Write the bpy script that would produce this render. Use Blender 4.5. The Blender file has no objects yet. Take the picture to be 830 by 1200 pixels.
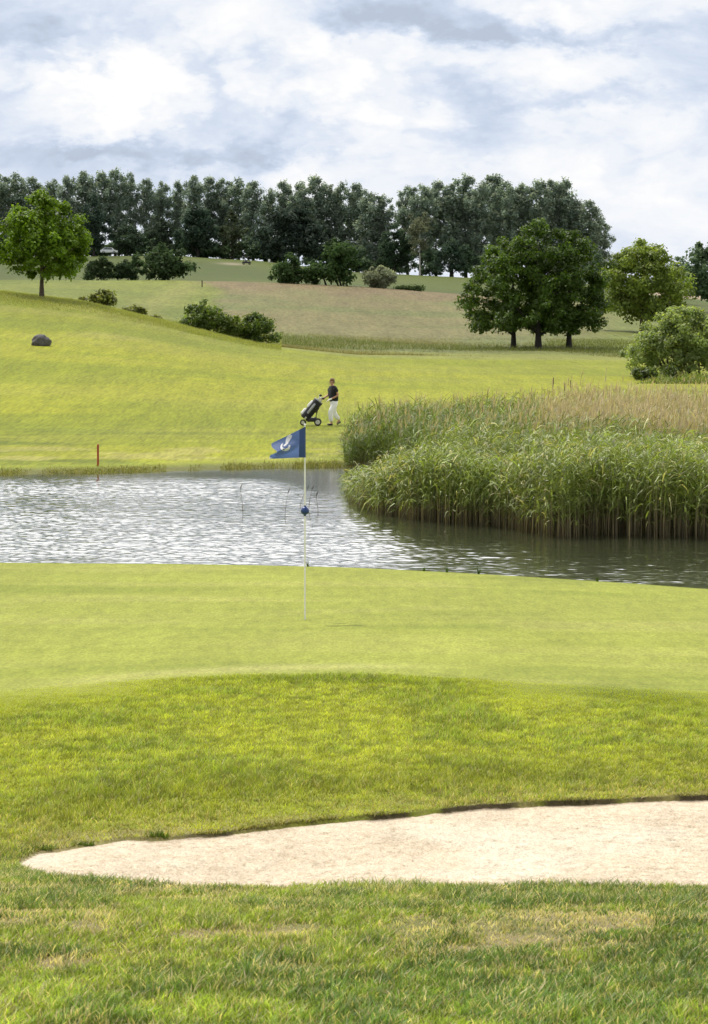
import bpy, bmesh, math
import numpy as np
from mathutils import Vector, Matrix

# ------------------------------------------------------------------ basics
F, CX, HY, CAMZ = 3000.0, 415.0, 400.0, 3.7      # focal length and horizon in photo pixels, eye height over the water
scene = bpy.context.scene
col = scene.collection
rng = np.random.default_rng(7)
sm01 = lambda a, b, v: (lambda t: t*t*(3-2*t))(np.clip((v-a)/(b-a), 0, 1))

def P(px, py, d):
    return np.array([(px-CX)*d/F, d, CAMZ-(py-HY)*d/F])

def vnoise(x, y, seed=0):
    x = np.asarray(x, float); y = np.asarray(y, float)
    xi = np.floor(x).astype(np.int64); yi = np.floor(y).astype(np.int64)
    fx = x-xi; fy = y-yi
    fx = fx*fx*(3-2*fx); fy = fy*fy*(3-2*fy)
    def h(a, b):
        n = (a*374761393+b*668265263+seed*1442695041) & 0xffffffff
        n = ((n ^ (n >> 13))*1274126177) & 0xffffffff
        n = n ^ (n >> 16)
        return (n & 0xffff)/65535.0
    a = h(xi, yi); b = h(xi+1, yi); c = h(xi, yi+1); d = h(xi+1, yi+1)
    return (a*(1-fx)+b*fx)*(1-fy)+(c*(1-fx)+d*fx)*fy

def fbm(x, y, oct=4, seed=0):
    s = 0; a = 0.5; t = 0
    for k in range(oct):
        s = s+a*vnoise(x*2**k+17.3*k, y*2**k-9.1*k, seed+k); t += a; a *= 0.5
    return s/t

# ------------------------------------------------------------------ terrain table
PXC = np.array([0, 100, 200, 300, 415, 550, 650, 740, 830.])
PXG = np.arange(-120, 951, 6.)
ci = lambda v: np.interp(PXG, PXC, v)
def near_z(d): return ci(d) if np.ndim(d) else np.full(len(PXG), d)
FAR = {
 85: [522]*9,
 97: [499, 499, 499, 498.5, 498, 498, 498, 498, 498],
 120: [450, 452, 456, 460, 463, 464, 465, 466, 467],
 150: [399, 403, 413, 427, 437, 441, 442, 443, 444],
 180: [360, 370, 388, 409, 423, 427, 428, 429, 430],
 200: [341, 354, 378, 402, 415, 418, 419, 420, 421],
 215: [344, 357, 381, 404, 413, 415, 415, 417, 418],
 240: [353, 362, 384, 400, 405, 408, 406, 408, 410],
 300: [345, 349, 363, 373, 382, 386, 386, 388, 394],
 360: [336, 337, 344, 349, 356, 363, 370, 375, 384],
 420: [328, 328, 328, 330, 334, 345, 352, 361, 373],
 440: [329, 329, 329, 331, 335, 346, 353, 361, 372],
 500: [322, 322, 321, 322, 331, 344, 350, 355, 362],
 620: [300, 300, 299, 305, 318, 325, 330, 335, 346],
 660: [301, 301, 300, 307, 320, 326, 331, 336, 345]}
DBROW = ci(8250/(np.array([812, 803, 797, 793, 793, 797, 803, 808, 813])-400.))
DEDGE = ci([37.1, 37.0, 36.9, 36.7, 36.3, 35.4, 34.6, 33.9, 33.1])
DSHORE = np.interp(PXG, [0, 60, 100, 200, 300, 415, 440, 480, 550, 830], [70.4, 71.4, 71.2, 72.8, 74.3, 75.3, 74.5, 63, 59, 57])
DG = np.unique(np.concatenate([np.linspace(-40, 3, 60), np.linspace(3, 9.6, 220), np.linspace(9.6, 16, 460), np.linspace(16, 24, 220),
      np.linspace(24, 46, 190), np.linspace(46, 112, 260), np.geomspace(112, 720, 330), np.geomspace(720, 4000, 24)]))
ZT = np.zeros((len(PXG), len(DG)))
for i in range(len(PXG)):
    b = DBROW[i]; e = DEDGE[i]; s = DSHORE[i]
    k = [(-40, -1.7), (3, -1.70), (6.4, -1.71), (8.2, -1.86), (10, -2.133), (11, -2.31), (12, -2.488), (13, -2.645), (14.6, -2.655),
         (17, -2.70), (b, -2.752), (b+3, -2.90), (28, -3.045), (e-3.5, -3.135), (e, -3.2), (e+1.6, -3.36), (e+3.6, -3.72), (e+6.5, -4.4),
         (s-4, -4.4), (s-.4, -3.80), (s+.25, -3.62), (s+1.6, -3.57)]
    for dk in FAR:
        if dk < s+4: continue
        k.append((dk, -(np.interp(np.clip(PXG[i], -100, 930), PXC, FAR[dk])-HY)*dk/F))
    zl = k[-1][1]
    k += [(760, zl-3), (1200, zl-9), (4000, zl-20)]
    k = np.array(k); ZT[i] = np.interp(DG, k[:, 0], k[:, 1])
def smooth_rows(Z, n):
    w = np.hanning(2*n+3)[1:-1]; w /= w.sum()
    Zp = np.pad(Z, ((0, 0), (n, n)), mode='edge')
    return np.stack([np.convolve(r, w, 'valid') for r in Zp])
ZS = smooth_rows(ZT, 9)
near_keep = sm01(9.0, 10.0, DG)*(1-sm01(14.4, 15.5, DG))     # keep the crisp crest in front of the sand
ZT = ZS*(1-near_keep)+smooth_rows(ZT, 4)*near_keep
kx = np.hanning(9)[1:-1]; kx /= kx.sum()
ZT = np.stack([np.convolve(np.pad(c, 3, mode='edge'), kx, 'valid') for c in ZT.T]).T

def pxof(x, d): return CX+F*x/np.maximum(d, 1.0)
def tab(T, px): return np.interp(np.clip(px, PXG[0], PXG[-1]), PXG, T)
def base_z(x, d):
    px = np.clip(pxof(x, d), PXG[0], PXG[-1]-1e-6)
    a = (px-PXG[0])/(PXG[1]-PXG[0]); i = np.floor(a).astype(int); fa = a-i; i2 = np.minimum(i+1, len(PXG)-1)
    b = np.interp(d, DG, np.arange(len(DG))); j = np.minimum(np.floor(b).astype(int), len(DG)-2); fb = b-j
    z = (ZT[i, j]*(1-fa)+ZT[i2, j]*fa)*(1-fb)+(ZT[i, j+1]*(1-fa)+ZT[i2, j+1]*fa)*fb
    z = z+CAMZ
    # ends of the pond, outside the frame
    pr = np.abs(pxof(x, d)-300)
    end = sm01(1500, 2000, pr)
    z = np.where((d > 36) & (d < 80), z*(1-end)+np.maximum(z, .35)*end, z)
    # gentle ground undulation
    z = z+(fbm(x*.9, d*.9, 3, 5)-.5)*.05*(1-.85*np.exp(-((d-10)/1.3)**2))*sm01(2, 8, d)*(1-sm01(18, 22, d))+(fbm(x*.05, d*.05, 3, 8)-.5)*.25*sm01(82, 110, d)
    return z

# bunker outline: near and far edge as distance for a given bearing
BPX = [18, 60, 150, 250, 500, 830, 1050, 1200, 1290]
BNEAR = [12.95, 11.2, 10.35, 10.06, 10.0, 10.0, 10.1, 10.8, 12.6]
BFPX = [18, 50, 150, 250, 350, 430, 500, 620, 740, 830, 950, 1100, 1200, 1290]
BFAR = [13.0, 13.3, 13.62, 13.8, 14.02, 14.22, 14.42, 14.64, 14.86, 15.0, 15.1, 15.0, 14.4, 12.8]
def bunker(x, d):
    px = pxof(x, d)
    dn = np.interp(px, BPX, BNEAR, left=99, right=99); df = np.interp(px, BFPX, BFAR, left=-99, right=-99)
    df = df+(fbm(x*2.2, 0*x, 4, 31)-.5)*.16+(fbm(x*9, 0*x, 3, 33)-.5)*.05
    return px, dn, df
def ground_full(x, d):
    z = base_z(x, d)
    px, dn, df = bunker(x, d)
    sz = CAMZ-2.80+(d-11)/3.6*.105+.10*(1-sm01(20, 330, px))
    sz = sz+(fbm(x*20, d*14, 3, 44)-.5)*.014+np.sin(2*np.pi*(d*1.0+.10*x+.6*(fbm(x*.7, d*.7, 2, 47)-.5))/.085)*.0045*sm01(.35, .6, fbm(x*1.1, d*1.1, 2, 48))*(1-.5*sm01(640, 760, px))+(fbm(x*2.5, d*2.5, 3, 45)-.5)*.03
    edge = z-.007-.012*sm01(120, 560, px)*(.35+1.3*fbm(x*3.1, 0*x, 3, 35))
    kf = 1-sm01(.0, .9, np.clip(df-d, 0, 5)); sz = sz*(1-kf)+edge*kf
    sz = np.minimum(sz, edge)
    wn = .06+.6*sm01(60, 260, px)
    m = np.clip((d-dn)/wn, 0, 1); m = m*m*(3-2*m)*sm01(0, .022, df-d)
    m = np.where((dn > 50), 0, m)
    sand = (d-dn > wn*.6) & (df-d > .030) & (dn < 50)
    zz = z*(1-m)+sz*m
    # raised turf rim along the far lip
    rim = np.exp(-((d-df-.05)/.09)**2)*.010*sm01(80, 400, px)*(dn < 50)
    return zz+rim, sand, m
def gz(x, d):
    x = np.atleast_1d(np.asarray(x, float)); d = np.atleast_1d(np.asarray(d, float))
    return ground_full(x, d)[0]
def gz1(x, d): return float(gz(x, d)[0])

# ------------------------------------------------------------------ mesh and material helpers
def tag(o, label=None, cat=None, group=None, kind=None):
    if label: o['label'] = label
    if cat: o['category'] = cat
    if group: o['group'] = group
    if kind: o['kind'] = kind
    return o
def link(name, me, mat=None, parent=None):
    o = bpy.data.objects.new(name, me); col.objects.link(o)
    if mat is not None: me.materials.append(mat)
    if parent is not None: o.parent = parent
    return o
def empty(name, loc=(0, 0, 0), rz=0.0):
    o = bpy.data.objects.new(name, None); col.objects.link(o)
    o.empty_display_size = .2; o.location = tuple(float(v) for v in loc); o.rotation_euler = (0, 0, rz)
    return o
def npmesh(name, V, Q=None, T=None, C=None, smooth=False):
    me = bpy.data.meshes.new(name)
    V = np.asarray(V, np.float32); nq = 0 if Q is None else len(Q); nt = 0 if T is None else len(T)
    me.vertices.add(len(V)); me.vertices.foreach_set('co', V.ravel())
    idx = []; st = []
    if nq: idx.append(np.asarray(Q, np.int32).ravel()); st.append(np.arange(nq)*4)
    if nt: idx.append(np.asarray(T, np.int32).ravel()); st.append(nq*4+np.arange(nt)*3)
    idx = np.concatenate(idx); st = np.concatenate(st)
    me.loops.add(len(idx)); me.loops.foreach_set('vertex_index', idx.astype(np.int32))
    me.polygons.add(nq+nt); me.polygons.foreach_set('loop_start', st.astype(np.int32))
    me.polygons.foreach_set('use_smooth', np.full(nq+nt, smooth, bool))
    if C is not None:
        a = me.color_attributes.new('col', 'FLOAT_COLOR', 'POINT')
        C4 = np.ones((len(V), 4), np.float32); C4[:, :3] = np.clip(C, 0, 1); a.data.foreach_set('color', C4.ravel())
    me.update(calc_edges=True); me.validate()
    return me
def ribbons(name, L, S, W, C):
    """L (N,K,3) centre lines, S (N,3) side vectors, W (N,K) half widths, C (N,K,3) colours"""
    N, K, _ = L.shape
    a = L-S[:, None, :]*W[..., None]; b = L+S[:, None, :]*W[..., None]
    V = np.stack([a, b], 2).reshape(-1, 3); CC = np.repeat(C, 2, axis=1).reshape(-1, 3)
    base = (np.arange(N)*K*2)[:, None]+(np.arange(K-1)*2)[None, :]
    Q = np.stack([base, base+1, base+3, base+2], -1).reshape(-1, 4)
    return V, Q, CC
class MB:
    def __init__(s): s.v = []; s.f = []
    def add(s, V, Fs):
        o = len(s.v); s.v += [tuple(map(float, p)) for p in V]; s.f += [tuple(i+o for i in f) for f in Fs]; return s
    def box(s, c, size, rot=None, bev=0.0):
        bm = bmesh.new(); bmesh.ops.create_cube(bm, size=1)
        for v in bm.verts: v.co = Vector((v.co.x*size[0], v.co.y*size[1], v.co.z*size[2]))
        if bev: bmesh.ops.bevel(bm, geom=list(bm.edges), offset=bev, segments=2, affect='EDGES', profile=.6)
        if rot is not None: bmesh.ops.transform(bm, matrix=rot.to_4x4(), verts=bm.verts)
        bm.verts.index_update()
        s.add([v.co+Vector(c) for v in bm.verts], [[v.index for v in f.verts] for f in bm.faces]); bm.free(); return s
    def tube(s, pts, rad, n=8, caps=True):
        pts = [Vector(tuple(map(float, p))) for p in pts]; K = len(pts)
        rad = [rad]*K if np.ndim(rad) == 0 else rad
        V = []; Fs = []; ref = None
        for i in range(K):
            t = (pts[min(i+1, K-1)]-pts[max(i-1, 0)]).normalized()
            if ref is None: ref = t.orthogonal().normalized()
            ref = (ref-t*ref.dot(t)).normalized(); b = t.cross(ref)
            for j in range(n):
                a = 2*math.pi*j/n; V.append(pts[i]+(ref*math.cos(a)+b*math.sin(a))*rad[i])
        for i in range(K-1):
            for j in range(n):
                j2 = (j+1) % n; Fs.append((i*n+j, i*n+j2, (i+1)*n+j2, (i+1)*n+j))
        if caps: Fs.append(tuple(range(n))[::-1]); Fs.append(tuple((K-1)*n+j for j in range(n)))
        return s.add(V, Fs)
    def ball(s, c, r, seg=14, rings=9):
        r = (r, r, r) if np.ndim(r) == 0 else r
        V = [(c[0], c[1], c[2]-r[2])]; Fs = []
        for i in range(1, rings):
            p = -math.pi/2+math.pi*i/rings
            for j in range(seg):
                a = 2*math.pi*j/seg; V.append((c[0]+r[0]*math.cos(p)*math.cos(a), c[1]+r[1]*math.cos(p)*math.sin(a), c[2]+r[2]*math.sin(p)))
        V.append((c[0], c[1], c[2]+r[2])); L = len(V)-1
        for j in range(seg):
            j2 = (j+1) % seg; Fs.append((0, 1+j2, 1+j)); Fs.append((L, L-seg+j, L-seg+j2))
            for i in range(rings-2): Fs.append((1+i*seg+j, 1+i*seg+j2, 1+(i+1)*seg+j2, 1+(i+1)*seg+j))
        return s.add(V, Fs)
    def torus(s, c, R, r, axis='Y', n=24, m=8):
        V = []; Fs = []
        for i in range(n):
            a = 2*math.pi*i/n
            for j in range(m):
                b = 2*math.pi*j/m; q = R+r*math.cos(b); h = r*math.sin(b)
                p = (q*math.cos(a), h, q*math.sin(a)) if axis == 'Y' else (q*math.cos(a), q*math.sin(a), h)
                V.append((c[0]+p[0], c[1]+p[1], c[2]+p[2]))
        for i in range(n):
            for j in range(m):
                Fs.append((i*m+j, i*m+(j+1) % m, ((i+1) % n)*m+(j+1) % m, ((i+1) % n)*m+j))
        return s.add(V, Fs)
    def mesh(s, name, smooth=True):
        me = bpy.data.meshes.new(name); me.from_pydata(s.v, [], s.f); me.update()
        if smooth:
            for p in me.polygons: p.use_smooth = True
            try: me.set_sharp_from_angle(angle=math.radians(40))
            except Exception: pass
        return me
    def build(s, name, mat, parent=None, smooth=True): return link(name, s.mesh(name, smooth), mat, parent)

MATS = {}
def nodes_of(m):
    m.use_nodes = True; nt = m.node_tree; nt.nodes.clear(); return nt, nt.nodes, nt.links
def N(nodes, t, **kw):
    n = nodes.new(t)
    for k, v in kw.items(): setattr(n, k, v)
    return n
def paint(name, rgb, rough=.5, metal=0.0, var=.12, scale=25.0):
    m = bpy.data.materials.new(name); nt, ns, ls = nodes_of(m)
    out = N(ns, 'ShaderNodeOutputMaterial'); b = N(ns, 'ShaderNodeBsdfPrincipled')
    b.inputs['Roughness'].default_value = rough; b.inputs['Metallic'].default_value = metal
    tc = N(ns, 'ShaderNodeTexCoord'); nz = N(ns, 'ShaderNodeTexNoise'); nz.inputs['Scale'].default_value = scale; nz.inputs['Detail'].default_value = 4
    mp = N(ns, 'ShaderNodeMapRange'); mp.inputs['To Min'].default_value = 1-var*1.6; mp.inputs['To Max'].default_value = 1+var
    mul = N(ns, 'ShaderNodeMixRGB', blend_type='MULTIPLY'); mul.inputs[0].default_value = 1; mul.inputs[1].default_value = (*rgb, 1)
    ls.new(tc.outputs['Object'], nz.inputs['Vector']); ls.new(nz.outputs['Fac'], mp.inputs['Value']); ls.new(mp.outputs[0], mul.inputs[2])
    ls.new(mul.outputs[0], b.inputs['Base Color']); ls.new(b.outputs[0], out.inputs[0]); return m
def leafmat(name, trans=.45, rough=.55, spec=.25, tint=(1.25, 1.3, .5)):
    m = bpy.data.materials.new(name); nt, ns, ls = nodes_of(m)
    out = N(ns, 'ShaderNodeOutputMaterial'); at = N(ns, 'ShaderNodeAttribute', attribute_name='col')
    b = N(ns, 'ShaderNodeBsdfPrincipled'); b.inputs['Roughness'].default_value = rough; b.inputs['Specular IOR Level'].default_value = spec
    tr = N(ns, 'ShaderNodeBsdfTranslucent'); mul = N(ns, 'ShaderNodeMixRGB', blend_type='MULTIPLY'); mul.inputs[0].default_value = 1
    mul.inputs[2].default_value = (*tint, 1)
    nz = N(ns, 'ShaderNodeTexNoise'); nz.inputs['Scale'].default_value = 9.0; nz.inputs['Detail'].default_value = 3
    tc = N(ns, 'ShaderNodeTexCoord'); mp = N(ns, 'ShaderNodeMapRange'); mp.inputs['To Min'].default_value = .75; mp.inputs['To Max'].default_value = 1.25
    mv = N(ns, 'ShaderNodeMixRGB', blend_type='MULTIPLY'); mv.inputs[0].default_value = 1
    ls.new(tc.outputs['Object'], nz.inputs['Vector']); ls.new(nz.outputs['Fac'], mp.inputs['Value'])
    ls.new(at.outputs['Color'], mv.inputs[1]); ls.new(mp.outputs[0], mv.inputs[2])
    mix = N(ns, 'ShaderNodeMixShader'); mix.inputs[0].default_value = trans
    ls.new(mv.outputs[0], b.inputs['Base Color']); ls.new(mv.outputs[0], mul.inputs[1]); ls.new(mul.outputs[0], tr.inputs['Color'])
    ls.new(b.outputs[0], mix.inputs[1]); ls.new(tr.outputs[0], mix.inputs[2]); ls.new(mix.outputs[0], out.inputs[0]); return m
def groundmat(name, fine=140.0, amp=.22, bump=.35, bdist=.02, mid=9.0, rough=.9, ys=1.0):
    m = bpy.data.materials.new(name); nt, ns, ls = nodes_of(m)
    out = N(ns, 'ShaderNodeOutputMaterial'); at = N(ns, 'ShaderNodeAttribute', attribute_name='col')
    b = N(ns, 'ShaderNodeBsdfPrincipled'); b.inputs['Roughness'].default_value = rough; b.inputs['Specular IOR Level'].default_value = .12
    tc = N(ns, 'ShaderNodeTexCoord'); cur = at.outputs['Color']; hs = []
    mpp = N(ns, 'ShaderNodeMapping'); mpp.inputs['Scale'].default_value = (1, ys, 1); ls.new(tc.outputs['Object'], mpp.inputs['Vector'])
    for sc, am, de in ((fine, amp, 3), (mid, amp*.55, 4), (mid*.12, amp*.35, 4)):
        nz = N(ns, 'ShaderNodeTexNoise'); nz.inputs['Scale'].default_value = sc; nz.inputs['Detail'].default_value = de; nz.inputs['Roughness'].default_value = .65
        mp = N(ns, 'ShaderNodeMapRange'); mp.inputs['From Min'].default_value = .25; mp.inputs['From Max'].default_value = .75
        mp.inputs['To Min'].default_value = 1-am; mp.inputs['To Max'].default_value = 1+am
        mul = N(ns, 'ShaderNodeMixRGB', blend_type='MULTIPLY'); mul.inputs[0].default_value = 1
        ls.new(mpp.outputs[0], nz.inputs['Vector']); ls.new(nz.outputs['Fac'], mp.inputs['Value'])
        ls.new(cur, mul.inputs[1]); ls.new(mp.outputs[0], mul.inputs[2]); cur = mul.outputs[0]; hs.append(nz.outputs['Fac'])
    bp = N(ns, 'ShaderNodeBump'); bp.inputs['Strength'].default_value = bump; bp.inputs['Distance'].default_value = bdist
    ls.new(hs[0], bp.inputs['Height']); ls.new(bp.outputs[0], b.inputs['Normal'])
    ls.new(cur, b.inputs['Base Color']); ls.new(b.outputs[0], out.inputs[0]); return m

# ------------------------------------------------------------------ ground colours
def mixc(a, b, t): return a*(1-t[..., None])+np.asarray(b)*t[..., None]
def ground_color(x, d, sand, m):
    px = pxof(x, d)
    n1 = fbm(x*.9, d*.9, 4, 1); n2 = fbm(x*3.5, d*3.5, 4, 2); n3 = fbm(x*.045, d*.12, 4, 3); n4 = fbm(x*.25, d*.5, 4, 4); n5 = fbm(x*.012, d*.02, 4, 6)
    C = np.zeros(x.shape+(3,))+np.array([.10, .13, .02])
    # foreground rough: soil and thatch under the blades
    C = mixc(C, (.24, .20, .10), sm01(.5, .68, n1*.6+n2*.4))
    # rough between bunker and green
    r = sm01(13, 14.5, d)
    C = mixc(C, np.array([.26, .29, .025]), r)
    C = mixc(C, np.array([.20, .245, .025]), r*sm01(.45, .65, n1)*.8)
    # dry thatch just above the bunker lip
    px_, dn, df = bunker(x, d)
    lipd = np.where(dn < 50, d-df, 9)
    dl = np.exp(-(np.clip(lipd, 0, 5)/.55)**2)*(d > 12.5)*(lipd > -.1)
    C = mixc(C, (.27, .23, .09), dl*.75*sm01(.3, .6, n2))
    C = mixc(C, (.28, .23, .12), np.exp(-((px+10)/110)**2)*np.exp(-((d-13.2)/.7)**2)*sm01(.35, .55, n2))
    # lip soil
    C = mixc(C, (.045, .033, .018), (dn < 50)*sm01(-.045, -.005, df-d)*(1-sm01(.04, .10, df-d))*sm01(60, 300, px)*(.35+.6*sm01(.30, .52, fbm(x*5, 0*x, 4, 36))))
    # putting green
    b = tab(DBROW, px); e = tab(DEDGE, px)
    ew = .12+1.1*(1-sm01(90, 280, px)*(1-sm01(480, 640, px))); g = sm01(-ew, .12, d-b+(n2-.5)*.35)*(1-sm01(-.05, .4, d-e))
    gc = mixc(np.zeros(C.shape)+np.array([.238, .262, .040]), (.198, .228, .030), sm01(.35, .7, fbm(x*.25, d*.9, 4, 12)))
    gc = mixc(gc, (.280, .286, .060), sm01(.48, .7, fbm(x*.35, d*1.2, 4, 13))*.8)
    gc = mixc(gc, (.34, .335, .10), .75*np.exp(-((d-b-.75-.0022*(px-230))/.42)**2)*sm01(40, 160, px)*(1-sm01(420, 600, px)))
    gc = mixc(gc, (.245, .28, .035), .6*np.exp(-((d-b-1.6)/1.6)**2)*(1-sm01(20, 150, px)))
    gc = mixc(gc, (.275, .30, .045), .5*sm01(.5, .62, fbm(x*.15+4, d*.5, 4, 14)))
    C = mixc(C, gc, g)
    crisp = sm01(90, 280, px)*(1-sm01(480, 640, px)); collar = np.exp(-((d-b+.05)/.35)**2)*crisp; C = mixc(C, (.14, .18, .012), collar*.75)
    patch = np.exp(-(((px-755)/75)**2+((d-b+.35+(px-755)*.002)/.42)**2)); C = mixc(C, (.085, .125, .015), np.clip(patch*1.1, 0, .75))
    # pond bed and banks
    pb = sm01(.1, .6, d-e)*(1-sm01(68, 70, d)); C = mixc(C, (.10, .12, .03), pb)
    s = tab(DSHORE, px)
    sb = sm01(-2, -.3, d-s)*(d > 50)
    C = mixc(C, (.15, .155, .05), sb*(1-sm01(.5, 2.5, d-s)))  # widened olive margin, coloured to stand in for the bank's reflection in the water
    C = mixc(C, (.05, .042, .022), sb*(1-sm01(.25, .7, d-s))*sm01(.45, .7, fbm(x*.8, d*.2, 3, 21)*.6+.4*np.exp(-((px-65)/45)**2)))
    # fairway beyond the pond
    fw = sm01(.8, 4.5, d-s)*(d > 50)
    fc = mixc(np.zeros(C.shape)+np.array([.222, .236, .010]), (.176, .202, .008), sm01(.42, .62, n3))
    fc = mixc(fc, (.235, .235, .03), sm01(.5, .72, fbm(x*.05, d*.12, 4, 15))*.5)
    fc = mixc(fc, (.120, .150, .010), sm01(.48, .64, n4)*(1-sm01(84, 104, d))*.85)
    fc = mixc(fc, (.29, .27, .07), sm01(.5, .66, fbm(x*.6, d*.4, 4, 16))*(1-sm01(80, 92, d))*.7)
    fc = mixc(fc, (.27, .255, .05), sm01(.48, .66, fbm(x*.12, d*.1, 4, 17))*sm01(148, 165, d)*(1-sm01(120, 330, px))*.9)
    fc = mixc(fc, (.140, .165, .014), sm01(150, 172, d)*(1-sm01(250, 480, px))*.55)
    C = mixc(C, fc, fw)
    # crest rough
    cr = sm01(188, 200, d)*(1-sm01(380, 470, px)*.0); C = mixc(C, np.array([.185, .20, .045]), cr)
    # second fairway and brown meadow
    bound = np.interp(d, [210, 300, 380, 425], [225, 238, 272, 232])+(n5-.5)*60
    md = sm01(-12, 14, px-bound)
    f2 = mixc(np.zeros(C.shape)+np.array([.155, .178, .030]), (.118, .148, .024), sm01(.4, .65, fbm(x*.03, d*.035, 4, 18)))
    f2 = mixc(f2, (.20, .20, .055), np.exp(-((px-190-(d-330)*.5)/22)**2)*.6)
    mc = mixc(np.zeros(C.shape)+np.array([.158, .143, .058]), (.125, .138, .045), sm01(.4, .62, fbm(x*.05, d*.05, 4, 19)))
    mc = mixc(mc, (.168, .125, .066), sm01(330, 400, d)*sm01(.35, .55, fbm(x*.08, d*.03, 4, 20))*.8)
    mc = mixc(mc, (.125, .14, .042), (1-sm01(215, 300, d))*.6+sm01(520, 640, px)*.4*(1-sm01(330, 420, d)))
    mc = mixc(mc, (.13, .16, .03), np.clip(sm01(660, 740, px), 0, 1)*.7)
    both = f2*(1-md[..., None])+mc*md[..., None]
    C = mixc(C, both, sm01(208, 222, d))
    bh = mixc(np.zeros(C.shape)+np.array([.085, .108, .022]), (.066, .088, .019), sm01(.4, .65, fbm(x*.04, d*.02, 4, 22)))
    C = mixc(C, bh, sm01(424, 432, d))
    C = mixc(C, (.30, .25, .18), np.exp(-((px-272)/16)**2)*np.exp(-((d-575)/9)**2)*.8)
    C = mixc(C, (.30, .235, .16), sm01(560, 575, d)*sm01(745, 770, px))
    # sand
    sc = mixc(np.zeros(C.shape)+np.array([.625, .52, .385]), (.52, .42, .29), sm01(.5, .72, fbm(x*28, d*28, 3, 41))*.75)
    sc = mixc(sc, (.665, .58, .45), sm01(.45, .7, fbm(x*1.2, d*2.2, 3, 42))*.8)
    sc = mixc(sc, (.34, .27, .17), (vnoise(x*42, d*30, 43) > .90)*.6)
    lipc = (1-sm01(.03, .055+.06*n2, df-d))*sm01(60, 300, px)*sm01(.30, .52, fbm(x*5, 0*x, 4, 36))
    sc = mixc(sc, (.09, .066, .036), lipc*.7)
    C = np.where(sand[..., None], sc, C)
    return C

# ------------------------------------------------------------------ the ground as one gridded surface, split by what it is
UG = np.concatenate([-np.geomspace(.165, 1.3, 46)[::-1], np.linspace(-.16, .16, 270), np.geomspace(.165, 1.3, 46)])
XX = UG[None, :]*np.sqrt(DG[:, None]**2+16); DD = np.repeat(DG[:, None], len(UG), 1)
ZZ, SAND, MM = ground_full(XX, DD)
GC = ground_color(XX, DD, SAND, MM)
VV = np.stack([XX, DD, ZZ], -1).reshape(-1, 3); CCG = GC.reshape(-1, 3)
nr, nc = XX.shape
I = np.arange(nr*nc).reshape(nr, nc)
Q = np.stack([I[:-1, :-1], I[:-1, 1:], I[1:, 1:], I[1:, :-1]], -1).reshape(-1, 4)
xm = XX.ravel()[Q].mean(1); dm = DD.ravel()[Q].mean(1); pm = pxof(xm, dm); sq = SAND.ravel()[Q].all(1)
zone = np.zeros(len(Q), int)
zone[(dm > tab(DBROW, pm)) & (dm < tab(DEDGE, pm))] = 1
zone[(dm > tab(DSHORE, pm)+2.2) & (dm < 200) & (dm > 50)] = 2
zone[(dm >= 212) & (dm < 428)] = 3
zone[sq] = 4
gm = groundmat('turf', 55, .30, .5, .03, 7.0)
greenm = groundmat('close_mown_turf', 40, .32, .5, .012, 7.0, ys=.25)
fairm = groundmat('fairway_turf', 9, .36, .5, .05, 1.5, ys=.07)
meadm = groundmat('meadow_turf', 2.6, .34, .6, .25, .5, ys=.10)
sandm = groundmat('sand', 95, .34, .9, .012, 26.0, ys=.55)
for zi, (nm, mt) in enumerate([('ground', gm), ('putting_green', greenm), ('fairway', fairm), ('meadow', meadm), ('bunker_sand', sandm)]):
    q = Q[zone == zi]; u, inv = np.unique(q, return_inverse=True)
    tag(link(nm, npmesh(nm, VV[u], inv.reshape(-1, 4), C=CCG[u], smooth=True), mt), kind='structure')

# ------------------------------------------------------------------ water
def water_material():
    m = bpy.data.materials.new('pond_water'); nt, ns, ls = nodes_of(m)
    out = N(ns, 'ShaderNodeOutputMaterial'); b = N(ns, 'ShaderNodeBsdfPrincipled')
    b.inputs['Base Color'].default_value = (.035, .04, .02, 1); b.inputs['Roughness'].default_value = .10; b.inputs['IOR'].default_value = 2.0
    tc = N(ns, 'ShaderNodeTexCoord'); mp = N(ns, 'ShaderNodeMapping'); mp.inputs['Scale'].default_value = (1.0, .8, 1)
    ls.new(tc.outputs['Object'], mp.inputs['Vector'])
    a = N(ns, 'ShaderNodeTexNoise'); a.inputs['Scale'].default_value = 7.0; a.inputs['Detail'].default_value = 4; a.inputs['Roughness'].default_value = .55; a.inputs['Distortion'].default_value = .3
    c = N(ns, 'ShaderNodeTexNoise'); c.inputs['Scale'].default_value = .22; c.inputs['Detail'].default_value = 2
    r = N(ns, 'ShaderNodeMapRange'); r.inputs['From Min'].default_value = .35; r.inputs['From Max'].default_value = .65; r.inputs['To Min'].default_value = .45; r.inputs['To Max'].default_value = 1.0
    bp = N(ns, 'ShaderNodeBump'); bp.inputs['Distance'].default_value = .0018
    ls.new(mp.outputs[0], a.inputs['Vector']); ls.new(tc.outputs['Object'], c.inputs['Vector']); ls.new(c.outputs['Fac'], r.inputs['Value'])
    ls.new(r.outputs[0], bp.inputs['Strength']); ls.new(a.outputs['Fac'], bp.inputs['Height']); ls.new(bp.outputs[0], b.inputs['Normal'])
    ls.new(b.outputs[0], out.inputs[0]); return m
wu = np.concatenate([-np.geomspace(.175, 1.1, 26)[::-1], np.linspace(-.165, .165, 720), np.geomspace(.175, 1.1, 26)])
wy = np.concatenate([np.arange(34.5, 39, .5), np.arange(39, 78, .034), [78.5, 79]])
WX = wu[None, :]*wy[:, None]; WY = np.repeat(wy[:, None], len(wu), 1)
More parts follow.
